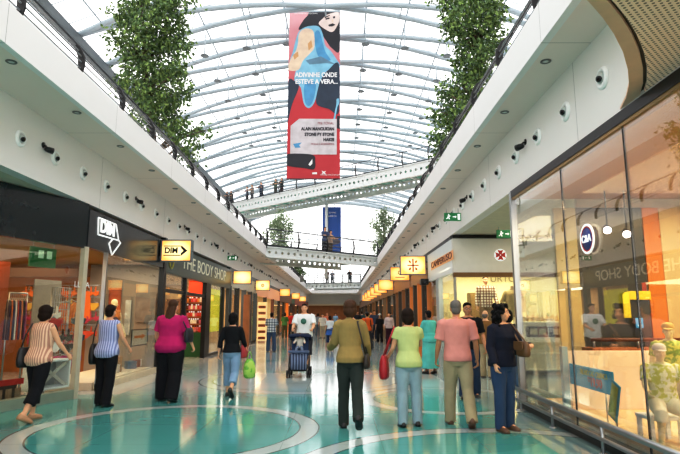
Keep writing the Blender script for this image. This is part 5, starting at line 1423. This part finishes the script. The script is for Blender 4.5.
Mt = Matrix.Rotation(R(20), 3, 'X')
b = MB(); b.box((0, 0, 0), (.02, .2, .46), M=Mt); b.build('tag_board', mat('tag blue edge', '3f98b8', .5), o, bevel=.004)
b = MB(); b.box((-.014, 0, 0), (.006, .15, .4), M=Mt); b.build('tag_face', mat('tag yellow', 'c8c040', .5, var=.3, scale=9), o)
b = MB(); b.tube([(.01, 0, -.15), (.01, 0, .2 - a.z)], .01, 6); b.build('support_leg', M_steel, o)
# child mannequins
tee = lambda n, a_, c_: custom(n, lambda g: g.mix(g.less(g.noise(22, 3), .5), srgb(a_), srgb(c_)), .85)
cap_m = mat('straw cap', 'd8b878', .8)
p = at_y(669, 340, 6.35)
mannequin((p.x, 6.35, .2), R(150), .0 + at_y(669, 326, 6.35).z - .2, dict(child=True, skin='sand', w=1.05, armL=(8, 14, 25, 0), armR=(12, 14, 30, 0), top=('tee_shirt', tee('green yellow tee', '9cb860', 'e6e27c'), .86, .4, .02), legs=('shorts', mat('display shorts', 'b8b09a', .8), .62, .02), cap=('cap', cap_m), shoe=M_sand), 'taller child mannequin in straw cap and green-yellow tee in the big window', 'child_mannequin')
p = at_y(659.5, 360, 5.95)
sm = mannequin((p.x, 5.95, .2), R(165), 1.24, dict(child=True, skin='sand', w=1.08, legL=(84, 84, 0, 8), legR=(80, 82, 0, 8), armL=(35, 12, 35, 0), armR=(30, 12, 40, 0), top=('tee_shirt', tee('yellow grey tee', 'f2eed0', 'cfd068'), .88, .4, .02), legs=('shorts', mat('sand shorts', 'e6e0d0', .8), .62, .015), cap=('cap', mat('white cap', 'dcd6c8', .8))), 'smaller seated child mannequin in white cap on the white stool', 'child_mannequin')
st_ = empty('display_stool', (p.x, 6.0, .2), 0, 'white box stool under the seated child mannequin', 'stool')
b = MB(); b.box((0, .06, .255), (.36, .3, .04)); b.build('seat', M_white, st_, bevel=.008)
for sx in (-1, 1):
    for sy in (-1, 1): b = MB(); b.box((sx * .15, .06 + sy * .12, .118), (.04, .04, .236)); b.build('leg', M_white, st_)
# ------------------------------------------------------------------ shoppers
def cloth(n, c, **k): return mat('cloth ' + n, c, .88, var=k.pop('var', .1), scale=k.pop('scale', 5), bump=.25, spec=.2, **k)
SH_BK = mat('black shoe', '141416', .4); SH_BR = mat('brown shoe', '5a3d28', .45); SH_TAN = mat('tan sandal', 'b48a68', .5); SH_W = mat('white trainer', 'd8d8d4', .5)
DK = cloth('black trousers', '15161b'); 
def at_person(px, feet, head): return height_at(px, feet, head)
def shoulder_bag(name, label, pos, rz, size, m, strap_to=None, fl=False, cat='bag', flat=.5):
    """soft bag: pouch, flap, two-sided strap. pos = top centre"""
    w, h, d = size; o = empty(name, pos, rz, label, cat)
    b = MB()
    b.rings([ring_xy((0, 0, -z * h), rx * w / 2, ry * d / 2, 20, 3) for z, rx, ry in ((0, .78, .35), (.04, .86, .5), (.25, .95, .85), (.6, 1.0, 1.0), (.88, .96, .95), (.98, .85, .75), (1.0, .7, .55))])
    b.build('pouch', m, o)
    if fl: b = MB(); b.prism([Vector((x * w, d * .5 + .004, z * h)) for x, z in ((-.42, 0), (.42, 0), (.45, -.45), (.3, -.58), (-.3, -.58), (-.45, -.45))], (0, .012, 0)); b.build('flap', m, o)
    if strap_to is not None:
        M = Matrix.Rotation(-rz, 3, 'Z'); t = M @ (Vector(strap_to) - Vector(pos))
        b = MB()
        for sx in (-1, 1):
            p0 = Vector((sx * w * .36, 0, -.02)); mid = p0.lerp(t, .55) + Vector((sx * w * .1, 0, 0))
            b.tube([p0, mid, t + Vector((sx * .03, 0, 0))], .011, 6)
        b.build('strap', m, o)
    return o

# 1 peach striped top
L1 = cloth('peach stripe', 'e0b49a')
g, H = at_person(34, 421, 308)
P1, A1 = person((g.x, g.y, 0), R(-22), H, dict(fem=True, w=1.12, skin='light', legL=(8, 8, 0, 3), legR=(-12, 18, 4, 3), armL=(10, 12, 40, -10), armR=(22, 14, 20, 5),
    legs=('cropped_trousers', DK, .78, .012), top=('sleeveless_top', custom('peach striped cloth', stripes('e6c0a6', 'b98a78', 26), .9), .80, 0, .022), flare=0, hair=('bob', M_hair), shoe=SH_TAN, lean=4), 'woman in a peach striped sleeveless top and cropped black trousers')
shoulder_bag('shoulder_bag', 'black shoulder bag under the arm of the woman in the peach striped top', A1['L'][0] + Vector((-.06, .0, -.30)), R(-22 + 80), (.36, .3, .13), mat('black leather', '17161a', .4), A1['L'][0] + Vector((-.02, 0, .05)))
# 2 lavender striped
g, H = at_person(103.5, 406, 307)
P2, A2 = person((g.x, g.y, 0), R(-14), H, dict(fem=True, w=1.08, skin='light', legL=(4, 4, 0, 2), legR=(-4, 6, 2, 2), armL=(4, 10, 30, 0), armR=(14, 16, 28, 5),
    legs=('trousers', DK, 1.0, .012), top=('sleeveless_shirt', custom('lavender striped cloth', stripes('b9bfe0', '8088b4', 24), .9), .80, 0, .024), hair=('updo', M_hair), shoe=SH_BK), 'woman in a lavender striped sleeveless shirt and black trousers')
shoulder_bag('shoulder_bag', 'large black shoulder bag of the woman in the lavender striped shirt', A2['L'][2] + Vector((-.05, -.02, .12)), R(70), (.38, .36, .14), mat('black leather', '17161a', .4), A2['L'][0] + Vector((-.03, 0, .05)))
# 3 magenta
g, H = at_person(168, 401, 302)
P3, A3 = person((g.x, g.y, 0), R(-12), H, dict(fem=True, w=1.42, skin='light', legL=(3, 3, 0, 4), legR=(-6, 12, 0, 4), armL=(6, 20, 22, 0), armR=(8, 20, 20, 0),
    legs=('trousers', DK, 1.0, .02), top=('tee_shirt', cloth('magenta', 'b52468'), .80, .45, .026), flare=.0, hair=('long', M_brhair), shoe=SH_BK), 'heavy-set woman in a magenta T-shirt with long brown hair')
shoulder_bag('shoulder_bag', 'small dark shoulder bag on the right side of the woman in magenta', A3['R'][1] + Vector((.03, -.02, .1)), R(80), (.28, .26, .1), mat('navy bag', '1a1c28', .5), A3['R'][0] + Vector((-.02, 0, .06)))
# 4 black top, pale jeans
g, H = at_person(230.5, 397, 314.5)
JE = cloth('pale jeans', '7f9ab4')
P4, A4 = person((g.x, g.y, 0), R(-4), H, dict(fem=True, w=.98, skin='light', legL=(14, 8, 0, 2), legR=(-14, 32, 0, 2), armL=(-10, 16, 16, 0), armR=(12, 14, 24, 0),
    legs=('cropped_jeans', JE, .8, .012), top=('black_top', cloth('black top', '14161a'), .90, .78, .02), hair=('bob', M_bhair), shoe=SH_BK, heel=1), 'woman in a black top and cropped pale jeans walking away')
shoulder_bag('red_bag', 'red shoulder bag of the woman in the black top', A4['R'][2] + Vector((-.04, -.04, .12)), R(75), (.24, .26, .1), mat('red bag', 'a8323a', .5), A4['R'][0] + Vector((-.02, 0, .05)))
o = empty('carrier_bag', A4['R'][2] + Vector((.06, .03, -.14)), R(20), 'green plastic carrier bag in the hand of the woman in the black top', 'bag')
b = MB(); b.rings([ring_xy((0, 0, z), rx, ry, 16, 3) for z, rx, ry in ((-.02, .05, .02), (-.1, .1, .05), (-.24, .125, .06), (-.36, .11, .055), (-.39, .07, .03))]); b.build('bag_body', custom('green bag film', lambda q: q.mix(q.less(q.noise(8, 2), .52), srgb('6fae3a'), srgb('a8c860')), .35), o)
b = MB()
for s in (-1, 1): b.tube([(s * .05, 0, -.03), (s * .03, 0, .06), (0, 0, .12)], .008, 6)
b.build('handles', mat('green film', '7fb848', .4), o)
# 5 plaid man
g, H = at_person(271, 351.5, 313.5)
person((g.x, g.y, 0), R(5), H, dict(w=1.05, skin='tan', legL=(2, 2, 0, 5), legR=(-3, 3, 0, 5), armL=(28, 8, 70, 20), armR=(28, 8, 70, 20), legs=('jeans', cloth('blue jeans', '3c506e'), 1.0, .014), top=('plaid_shirt', custom('grey plaid cloth', plaid('d0d4d8', '8a94a0', '4a525e', 9), .9), .84, .5, .024), collar=True, hair=('short', M_bhair), shoe=SH_BK), 'man in a grey plaid shirt and jeans seen from behind')
# 6 man with stroller
g, H = at_person(304, 371, 305)
P6, A6 = person((g.x, g.y, 0), R(176), H, dict(w=1.14, skin='light', face=True, legL=(10, 12, 0, 3), legR=(-8, 14, 0, 3), armL=(30, 12, 40, 8), armR=(30, 12, 40, 8), curlL=60, curlR=60,
    legs=('shorts', cloth('dark shorts', '2c2e38'), .56, .02), top=('tee_shirt', cloth('white tee', 'dfe3e4', var=.03), .82, .45, .026), hair=('short', M_hair), shoe=SH_W, print=mat('green print', '3f7a6a', .7)), 'man in a white T-shirt with a round green print pushing a stroller')
gs = ground(298.5, 377.5); 
sx, sy = gs.x, gs.y + .25
so = empty('stroller', (sx, sy, 0), R(180), 'dark blue baby stroller with black wheels pushed by the man in white', 'stroller')
M_tubeb = mat('dark stroller frame', '2a2d33', .4, .4); M_navy = cloth('navy canopy', '1f2a44'); M_tyre = mat('black tyre', '151515', .6)
for sxx in (-1, 1):
    for yy, rr in ((.32, .09), (-.3, .115)):
        for k in (-1, 1):
            x = sxx * .25 + k * .03
            wh = MB(); wh.lathe([(rr * .7, -.018), (rr * .95, -.018), (rr, 0), (rr * .95, .018), (rr * .7, .018), (rr * .7, -.018)], (x, yy, rr), 20, 0, Matrix.Rotation(R(90), 3, 'Y'), cap=False)
            wob = wh.build('wheel', M_tyre, so)
            hb = MB(); hb.lathe([(rr * .72, -.008), (rr * .72, .008)], (x, yy, rr), 16, 0, Matrix.Rotation(R(90), 3, 'Y')); hb.build('hub', mat('grey hub', '6a6d70', .4), wob)
    b = MB(); b.tube([(sxx * .25, .32, .1), (sxx * .25, .05, .5), (sxx * .24, -.25, .82), (sxx * .23, -.42, 1.02)], .014, 8); b.build('frame_tube', M_tubeb, so)
    b = MB(); b.tube([(sxx * .25, -.3, .12), (sxx * .25, .02, .52)], .014, 8); b.build('frame_tube', M_tubeb, so)
b = MB(); b.tube([(-.23, -.42, 1.02), (-.2, -.47, 1.05), (.2, -.47, 1.05), (.23, -.42, 1.02)], .018, 8); b.build('push_handle', M_tyre, so)
b = MB(); b.rings([ring_xy((0, y, z), rx, ry, 16, 4) for z, y, rx, ry in ((.38, .05, .2, .2), (.44, .05, .22, .22), (.5, .02, .23, .2))]); b.build('seat', M_navy, so)
b = MB(); b.prism([Vector((x, y, z)) for x, y, z in ((-.22, -.08, .44), (.22, -.08, .44), (.21, -.3, .95), (-.21, -.3, .95))], (0, .05, .02)); b.build('backrest', cloth('blue stripes seat', '33456a'), so)
b = MB(); rs = []
for i in range(9):
    a = R(20 + 16 * i); rs.append([Vector((x * .29, -.12 + .36 * math.cos(a) * (1 - .15 * x * x), .74 + .34 * math.sin(a) * (1 - .12 * x * x))) for x in (-1, -.7, -.35, 0, .35, .7, 1)])
V = [p for r_ in rs for p in r_]; b._add(V, [(i * 7 + j, i * 7 + j + 1, (i + 1) * 7 + j + 1, (i + 1) * 7 + j) for i in range(2, 8) for j in range(6)], 0, True)
cn = b.build('canopy', M_navy, so); sd = cn.modifiers.new('t', 'SOLIDIFY'); sd.thickness = .015
b = MB(); b.rings([ring_xy((0, .28, z), rx, .09, 16, 3) for z, rx in ((.6, .25), (.63, .27), (.66, .26))]); b.build('snack_tray', mat('blue grey tray', '4a5f80', .5), so)
b = MB(); b.rings([ring_xy((0, .3, z), rx, ry, 14, 3) for z, rx, ry in ((.2, .2, .05), (.4, .21, .06), (.58, .22, .04))]); b.build('leg_cover', custom('blue striped cover', stripes('7a8aa8', '2f3d5c', 14), .9), so)
b = MB(); b.rings([ring_xy((0, -.05, z), rx, ry, 16, 4) for z, rx, ry in ((.14, .19, .22), (.2, .21, .25), (.28, .22, .26))]); b.build('basket', mat('black basket', '1c1d20', .8), so)
person((sx, sy + .06, .5), R(180), .72, dict(child=True, skin='pale', face=True, legL=(80, 70, 0, 10), legR=(80, 70, 0, 10), armL=(40, 20, 40, 0), armR=(40, 20, 40, 0), top=('baby_top', cloth('pale baby top', 'd8d4cc'), .84, .9, .03), legs=('baby_trousers', cloth('baby trousers', '7a88a0'), .9, .02), hair=('short', M_brhair)), 'baby in a pale top sitting in the stroller', near=True)
# 7 khaki woman
g, H = at_person(350.5, 428.5, 303)
P7, A7 = person((g.x, g.y, 0), R(0), H, dict(fem=True, w=.93, skin='light', legL=(6, 3, 0, 1), legR=(-20, 26, 6, 1), armL=(16, 12, 55, -12), armR=(8, 14, 34, 0),
    legs=('trousers', cloth('dark green trousers', '2d3633'), 1.0, .008), top=('jacket', cloth('khaki jacket', '94804f'), .86, .98, .03), hair=('bob', M_brhair), shoe=SH_BK, collar=True, lean=3), 'woman in a khaki jacket and dark green trousers walking away in the middle')
shoulder_bag('shoulder_bag', 'small dark shoulder bag at the hip of the woman in khaki', A7['R'][1] + Vector((.0, -.1, -.14)), R(80), (.26, .2, .09), mat('dark brown leather', '2a211c', .45), A7['R'][0] + Vector((-.06, -.1, .04)))
# 8 pale green top
g, H = at_person(410, 426, 311.5)
P8, A8 = person((g.x, g.y, 0), R(2), H, dict(fem=True, w=1.0, skin='light', legL=(-3, 4, 0, 3), legR=(3, 5, 0, 3), armL=(8, 14, 42, -8), armR=(34, 10, 60, 20),
    legs=('jeans', cloth('light jeans', '92a8b2'), 1.0, .008), top=('green_top', cloth('pale green', 'b8c48a'), .84, .25, .026), hair=('bob', M_hair), shoe=SH_BK), 'woman in a pale green top and light jeans seen from behind')
shoulder_bag('red_bag', 'bright red shoulder bag of the woman in the pale green top', A8['L'][2] + Vector((-.06, -.02, .04)), R(78), (.3, .34, .14), mat('bright red leather', 'b3202c', .4), A8['L'][0] + Vector((-.04, 0, .05)))
# 9 turquoise dress
g, H = at_person(431, 373, 312)
person((g.x - .05, g.y - .2, 0), R(30), H, dict(fem=True, w=1.12, skin='brown', legL=(2, 2, 0, 2), legR=(-2, 4, 0, 2), armL=(20, 8, 60, 20), armR=(20, 8, 60, 20), top=('long_tunic', cloth('turquoise', '5fb8b4'), .84, .95, .026), skirt=('long_dress', cloth('turquoise', '5fb8b4'), .12, .06, 1.08), hair=('short', M_bhair), shoe=SH_BK), 'woman in a long turquoise dress standing by the shops')
# 10 pink shirt
g, H = at_person(460, 425.5, 302.5)
P10, A10 = person((g.x, g.y, 0), R(-4), H, dict(w=1.0, skin='tan', legL=(9, 3, 0, 3), legR=(-13, 18, 6, 3), armL=(6, 13, 18, 0), armR=(-4, 13, 24, 0), legs=('trousers', cloth('khaki trousers', 'a3977a'), 1.0, .008), top=('shirt', cloth('pink shirt', 'd09088'), .86, .46, .028), collar=True, hair=('short', M_ghair), shoe=SH_BR), 'grey-haired man in a pink short-sleeved shirt and khaki trousers')
# 11 black tee man with glasses
g, H = at_person(469.5, 398, 304.5)
person((g.x + .02, g.y, 0), R(170), H, dict(w=1.0, skin='tan', face=True, glasses=M_dark, legL=(-6, 10, 0, 3), legR=(8, 6, 0, 3), armL=(0, 14, 30, 0), armR=(0, 12, 25, 0), legs=('jeans', cloth('navy jeans', '2b3c58'), 1.0, .014), top=('black_tee', cloth('black tee', '17181c'), .86, .45, .024), hair=('short', M_bhair), shoe=SH_BK, look=10), 'man in a black T-shirt and glasses coming forward behind the pink shirt')
# 12 brown jacket
g, H = at_person(487.5, 377.5, 312)
person((g.x, g.y, 0), R(-35), H, dict(w=1.1, skin='light', legL=(2, 2, 0, 3), legR=(-2, 3, 0, 3), armL=(10, 10, 40, 0), armR=(14, 10, 40, 0), legs=('trousers', cloth('beige trousers', 'b0a080'), 1.0, .016), top=('jacket', cloth('tan brown jacket', '8a6438'), .84, 1.0, .032), hair=('balding', M_ghair), shoe=SH_BR), 'balding man in a tan brown jacket and beige trousers by the store window')
# 13 curly hair woman
g, H = at_person(506, 430.5, 307.5)
P13, A13 = person((g.x, g.y, 0), R(205), H, dict(fem=True, w=1.04, skin='light', face=True, look=38, legL=(-2, 3, 0, 2), legR=(4, 6, 0, 2), armL=(26, 10, 66, 18), armR=(0, 10, 26, 0), curlL=50,
    legs=('jeans', cloth('blue denim', '31486a'), 1.0, .006), top=('jacket', cloth('dark navy jacket', '1c2030'), .85, 1.0, .026), hair=('curly', M_bhair), shoe=SH_BR), 'woman with long curly dark hair in a navy jacket and blue jeans')
shoulder_bag('brown_bag', 'brown leather bag held by the woman with curly hair', A13['L'][2] + Vector((-.1, -.05, .06)), R(100), (.26, .2, .12), mat('brown leather', '6a4a2c', .45), A13['L'][0] + Vector((0, 0, .05)), fl=True)
# 14 person behind her
g, H = at_person(512, 400, 312)
P14, A14 = person((g.x, g.y, 0), R(20), H, dict(fem=True, w=1.0, skin='light', legL=(8, 4, 0, 2), legR=(-8, 14, 0, 2), armL=(5, 10, 30, 0), armR=(5, 10, 30, 0), legs=('jeans', cloth('dusty blue jeans', '4a6480'), 1.0, .012), top=('dark_jacket', cloth('black blue jacket', '1a1d26'), .85, 1.0, .026), hair=('bob', M_bhair), shoe=SH_TAN), 'person in a dark jacket and jeans half hidden behind the curly-haired woman')
shoulder_bag('dark_bag', 'dark blue bag carried by the half hidden person at the display window', A14['R'][2] + Vector((.04, 0, .02)), R(80), (.34, .34, .12), mat('dark blue bag', '1d2a3e', .5), A14['R'][1] + Vector((.0, 0, .1)))

# ------------------------------------------------------------------ small figures further away
FAR = [
 (367.5, 349.5, 313, 10, dict(w=1.05, skin='tan', legs=('trousers', cloth('dark grey', '2c2e33'), 1.0, .014), top=('orange_shirt', cloth('orange', 'd9642c'), .84, .5, .026), cap=('cap', M_dark), hair=('short', M_bhair), shoe=SH_BK, legL=(8, 4, 0, 3), legR=(-10, 16, 0, 3), straps=(('backpack_strap', M_dark, [(-.14, -.13, 1.05), (-.12, -.15, 1.3), (-.1, -.06, 1.45)], .03), ('backpack_strap', M_dark, [(.14, -.13, 1.05), (.12, -.15, 1.3), (.1, -.06, 1.45)], .03))), 'man in an orange shirt with dark backpack straps and cap'),
 (374.5, 340, 311, 180, dict(w=1.08, skin='tan', legs=('trousers', cloth('navy', '222a3a'), 1.0, .014), top=('blue_jacket', cloth('slate blue', '3a4560'), .82, 1.0, .03), hair=('short', M_bhair), shoe=SH_BK), 'tall man in a slate blue jacket on the right side of the far hall'),
 (380, 343, 314.5, 175, dict(fem=True, skin='tan', legs=('trousers', DK, 1.0, .012), top=('black_top', cloth('black far', '1b1b20'), .85, .6, .024), cap=('hat', mat('white sun hat', 'd8d6d0', .7)), hair=('bob', M_bhair), shoe=SH_BK), 'woman in black with a white brimmed hat by the right shops'),
 (389.5, 345, 313, 160, dict(fem=True, skin='light', legs=('trousers', cloth('maroon', '3a1f2a'), 1.0, .02), top=('white_blouse', cloth('pale blouse', 'c8b8b8'), .86, .8, .024), hair=('long', M_bhair), shoe=SH_BK), 'woman in maroon trousers and pale blouse by the right shops'),
 (330, 346.5, 316.5, 15, dict(fem=True, skin='light', legs=('trousers', cloth('dark blue', '2a3a5c'), .8, .012), top=('white_top', cloth('white top', 'd4dade'), .96, .4, .024), skirt=('blue_skirt', cloth('bright blue', '3a64a8'), .62, .35, 1.04), hair=('bob', M_hair), shoe=SH_BK, legL=(10, 4, 0, 3), legR=(-12, 20, 0, 3)), 'woman in a bright blue skirt and white top in the middle distance'),
 (322.5, 338, 314.5, 180, dict(w=1.1, skin='light', legs=('trousers', cloth('beige far', 'b0a894'), 1.0, .014), top=('white_tee', cloth('white far tee', 'e2e4e4'), .84, .45, .026), hair=('short', M_hair), shoe=SH_BK), 'man in a white T-shirt in the far crowd beside the blue skirt'),
 (327, 334, 313.5, 180, dict(w=1.05, skin='tan', legs=('trousers', cloth('grey far', '55585c'), 1.0, .014), top=('coral_tee', cloth('coral', 'd07a58'), .84, .45, .026), hair=('balding', M_ghair), shoe=SH_BK), 'man in a coral T-shirt in the far crowd'),
 (318, 336, 314, 0, dict(fem=True, skin='light', legs=('trousers', cloth('grey blue far', '4a5866'), 1.0, .014), top=('grey_top', cloth('grey top', '7a8490'), .86, .5, .024), hair=('bob', M_hair), shoe=SH_BK), 'woman in a grey top and grey-blue trousers in the far crowd'),
 (357.5, 336, 310.5, 180, dict(w=1.1, skin='tan', legs=('trousers', DK, 1.0, .014), top=('dark_jacket', cloth('dark far', '22262e'), .84, 1.0, .028), hair=('short', M_bhair), shoe=SH_BK), 'man in a dark jacket just right of the khaki woman, far off'),
 (362, 334, 311.5, 0, dict(w=1.0, skin='light', legs=('jeans', cloth('far jeans', '3d4c66'), 1.0, .014), top=('teal_shirt', cloth('teal far', '3a5f68'), .84, .5, .026), hair=('short', M_hair), shoe=SH_BK), 'man in a teal shirt and jeans in the far crowd on the right'),
 (385, 335, 312, 0, dict(w=1.0, skin='light', legs=('trousers', cloth('brown far', '4a3a30'), 1.0, .014), top=('plum_jacket', cloth('plum far', '4a3048'), .84, 1.0, .026), hair=('short', M_bhair), shoe=SH_BK), 'man in a plum jacket between the white hat and the maroon trousers'),
 (291, 336, 312.5, 180, dict(w=1.0, skin='tan', legs=('trousers', cloth('charcoal far', '2e3034'), 1.0, .014), top=('red_shirt', cloth('red far', 'b8322c'), .84, .5, .026), hair=('short', M_bhair), shoe=SH_BK), 'person in a red shirt behind the stroller man on the left'),
 (284.5, 338, 313.5, 0, dict(fem=True, skin='light', legs=('trousers', cloth('olive far', '4c4a34'), 1.0, .014), top=('green_shirt', cloth('green far', '4a7a44'), .84, .5, .026), hair=('bob', M_hair), shoe=SH_BK), 'woman in a green shirt by the left shops in the distance'),
 (312.5, 333, 314, 0, dict(w=1.0, skin='light', legs=('jeans', cloth('faded jeans far', '5a6a80'), 1.0, .014), top=('white_shirt', cloth('off white far', 'cfd0cc'), .84, .5, .026), hair=('short', M_hair), shoe=SH_BK), 'man in an off-white shirt and faded jeans far behind the stroller'),
 (335.5, 331, 313.5, 180, dict(fem=True, skin='light', legs=('trousers', cloth('denim far', '34445e'), 1.0, .014), top=('sky_top', cloth('sky blue far', '8fb0d0'), .86, .5, .024), hair=('bob', M_hair), shoe=SH_BK), 'woman in a sky blue top beside the head of the khaki woman'),
 (309, 331, 314.5, 0, dict(fem=True, skin='tan', legs=('trousers', DK, 1.0, .014), top=('tan_top', cloth('tan far', 'b08a5a'), .86, .5, .024), hair=('bob', M_bhair), shoe=SH_BK), 'woman in a tan top and black trousers in the far crowd on the left'),
 (371, 332, 312.5, 180, dict(w=1.0, skin='light', legs=('trousers', cloth('grey pale far', '6a6c70'), 1.0, .014), top=('yellow_shirt', cloth('mustard far', 'b8963a'), .84, .5, .026), hair=('short', M_hair), shoe=SH_BK), 'man in a mustard shirt deep in the right-hand crowd'),
 (315, 329.5, 314, 180, dict(w=1.0, skin='light', legs=('trousers', cloth('slate far', '3a4048'), 1.0, .014), top=('navy_shirt', cloth('navy far', '2c3448'), .84, .8, .026), hair=('short', M_bhair), shoe=SH_BK), 'man in a navy shirt at the far end of the hall'),
]
for px, ft, hd_, rz, spec, lb in FAR:
    g, H = at_person(px, ft, hd_); H = min(max(H, 1.5), 1.86)
    spec.setdefault('armL', (random.uniform(-8, 14), 12, 22, 0)); spec.setdefault('armR', (random.uniform(-8, 14), 12, 22, 0))
    person((g.x, g.y, 0), R(rz + random.uniform(-8, 8)), H, spec, lb, near=False)

# people up on the footbridges
def on_bridge(BR, px, y, H, rz, spec, lb):
    """stands on the deck; px gives where along the bridge it appears"""
    M = Matrix.Rotation(BR.rotation_euler.z, 3, 'Z'); zt = BR.location.z
    dx = (M @ Vector((1, 0, 0))); base = Vector(BR.location) + M @ Vector((0, y, -.075)); r_ = ray(px, 200)
    # intersect in plan
    A = r_.x * dx.y - r_.y * dx.x; e = base - EYE
    t = (e.x * dx.y - e.y * dx.x) / A; p = Vector((EYE.x + r_.x * t, EYE.y + r_.y * t, base.z))
    spec.setdefault('armL', (35, 12, 50, 10)); spec.setdefault('armR', (35, 12, 50, 10)); spec.setdefault('hair', ('short', M_bhair)); spec.setdefault('shoe', SH_BK)
    return person(p, BR.rotation_euler.z + R(rz), H, spec, lb, near=False)
tp = lambda n, c: ('shirt', cloth(n, c), .84, .6, .026)
lg_ = lambda n, c: ('trousers', cloth(n, c), 1.0, .014)
for px, y, H, rz, t_, l_, fem, lb in ((227, .7, 1.72, 170, ('bridge a', '3a3f48'), ('bridge b', '24272c'), 0, 'leftmost person on the high footbridge, dressed in dark grey'), (231, .8, 1.66, 190, ('bridge c', '5a5048'), ('bridge d', '30343a'), 1, 'woman in brownish grey beside the leftmost person on the high footbridge'),
    (247, .7, 1.68, 175, ('bridge e', '7a8696'), ('bridge f', '3a4250'), 1, 'woman in a blue-grey top on the high footbridge'), (252, .8, 1.78, 180, ('bridge g', '8a8078'), ('bridge h', '5a5c60'), 0, 'man in a taupe shirt next to the blue-grey top on the high footbridge'),
    (261, .7, 1.78, 185, ('bridge i', '4a5568'), ('bridge j', '343c4c'), 0, 'man in slate blue alone in the middle of the group on the high footbridge'), (275.5, .7, 1.76, 180, ('bridge k', '5a6a5c'), ('bridge l', '4a4c48'), 0, 'man in a green-grey shirt on the high footbridge near the banner'),
    (281.5, .8, 1.76, 178, ('bridge m', '2f3a3a'), ('bridge n', '3a2a2a'), 0, 'man in dark green just left of the red banner on the high footbridge')):
    on_bridge(BR1, px, y, H, rz, dict(fem=bool(fem), skin='light', top=tp(*t_), legs=lg_(*l_)), lb)
on_bridge(BR2, 325, .8, 1.74, 170, dict(skin='light', top=tp('bridge o', '4a5878'), legs=lg_('bridge p', '30343c')), 'man in a blue shirt on the middle footbridge beside the white mast')
on_bridge(BR2, 330.5, 1.0, 1.62, 190, dict(fem=True, skin='light', top=tp('bridge q', 'b09a88'), legs=lg_('bridge r', '585048')), 'woman in a pale tan top on the middle footbridge beside the white mast')
on_bridge(BR3, 327.5, .8, 1.78, 175, dict(skin='tan', top=tp('bridge s', '3a3034'), legs=lg_('bridge t', '24262a')), 'man in a dark maroon shirt on the farthest footbridge')
on_bridge(BR3, 332.5, .9, 1.68, 185, dict(fem=True, skin='light', top=tp('bridge u', '7a808a'), legs=lg_('bridge v', '3a3e46')), 'woman in grey on the farthest footbridge')
on_bridge(BR3, 349.5, .8, 1.74, 180, dict(skin='tan', top=tp('bridge w', '202226'), legs=lg_('bridge x', '202226')), 'person in black alone on the right of the farthest footbridge')

# ------------------------------------------------------------------ light and camera
def area(name, loc, sx, sy, power, col, rot=(0, 0, 0)):
    l = bpy.data.lights.new(name, 'AREA'); l.shape = 'RECTANGLE'; l.size, l.size_y = sx, sy; l.energy = power; l.color = col
    o = bpy.data.objects.new(name, l); COL.objects.link(o); o.location = loc; o.rotation_euler = rot; return o
WARM, AMB, NEU = (1, .72, .42), (1, .62, .3), (1, .9, .75)
area('lamp_dim_corner', (-7.2, 9.0, 2.9), 2.5, 3.5, 110, AMB)
area('lamp_dim_back', (-7.6, 13.0, 2.9), 3.5, 2.5, 110, WARM)
area('lamp_dim_window', (-5.7, 13.2, 2.9), .9, 3.2, 55, NEU)
area('lamp_body_shop', (-7.0, 19.5, 2.85), 3, 7, 190, WARM)
area('lamp_left_third', (-6.4, (yl[0] + yl[1]) / 2, 3.0), 2.2, 6, 170, NEU)
area('lamp_left_fourth', (-6.4, (yl[1] + yl[2]) / 2, 3.0), 2.2, 9, 320, WARM)
area('lamp_left_fifth', (-6.6, (yl[2] + yl[3]) / 2, 3.0), 2.4, 9, 280, AMB)
area('lamp_left_far', (-6.6, 70, 3.0), 2.4, 26, 600, WARM)
area('lamp_cross_store', (5.8, YC + 1.2, 2.85), 5.5, 1.8, 300, (1, .86, .6))
area('lamp_right_second', (4.6, (yr[1] + yr[2]) / 2, 3.0), 2, 3.6, 70, WARM)
area('lamp_right_third', (4.6, (yr[2] + yr[3]) / 2, 3.0), 2, 6, 110, WARM)
area('lamp_right_fourth', (4.6, 36, 3.0), 2, 9, 260, WARM)
area('lamp_right_far', (4.8, 62, 3.0), 2, 34, 600, WARM)
area('lamp_display_window', (5.2, 6.6, 3.45), 2.8, 3.6, 330, (1, .8, .52))
area('lamp_passage', (6.5, 11.8, 3.68), 5, 4, 110, NEU)
area('lamp_far_end', (-1, 90.5, 3.25), 8, 5, 240, AMB)

w = bpy.data.worlds.new('sky'); bpy.context.scene.world = w; w.use_nodes = True
nt = w.node_tree; bg = nt.nodes['Background']; g_ = NG(nt)
tc = g_.new('ShaderNodeTexCoord'); sp_ = g_.new('ShaderNodeSeparateXYZ'); g_.link(tc.outputs['Generated'], sp_.inputs[0])
k = g_.m('MINIMUM', g_.m('MAXIMUM', sp_.outputs[2], 0.0), 1.0)
g_.link(g_.mix(k, srgb('fbf8f5'), srgb('f6f4f6')), bg.inputs[0]); bg.inputs[1].default_value = 2.45

cd = bpy.data.cameras.new('camera'); cam = bpy.data.objects.new('camera', cd); COL.objects.link(cam)
cam.location = EYE; cam.rotation_euler = (math.pi / 2 + PITCH, 0, 0); cd.sensor_width = 36; cd.lens = F / 680 * 36; cd.clip_end = 300; cd.clip_start = .05
sc = bpy.context.scene; sc.camera = cam
sc.view_settings.view_transform = 'Standard'; sc.view_settings.look = 'None'; sc.view_settings.exposure = 0.0
sc.view_settings.use_curve_mapping = True
cm = sc.view_settings.curve_mapping; cc = cm.curves[3]
cc.points.new(.2, .16); cc.points.new(.5, .52); cc.points.new(.75, .81); cm.update()
sc.cycles.max_bounces = 8; sc.cycles.transparent_max_bounces = 16; sc.cycles.caustics_reflective = False; sc.cycles.caustics_refractive = False
sc.cycles.sample_clamp_indirect = 6
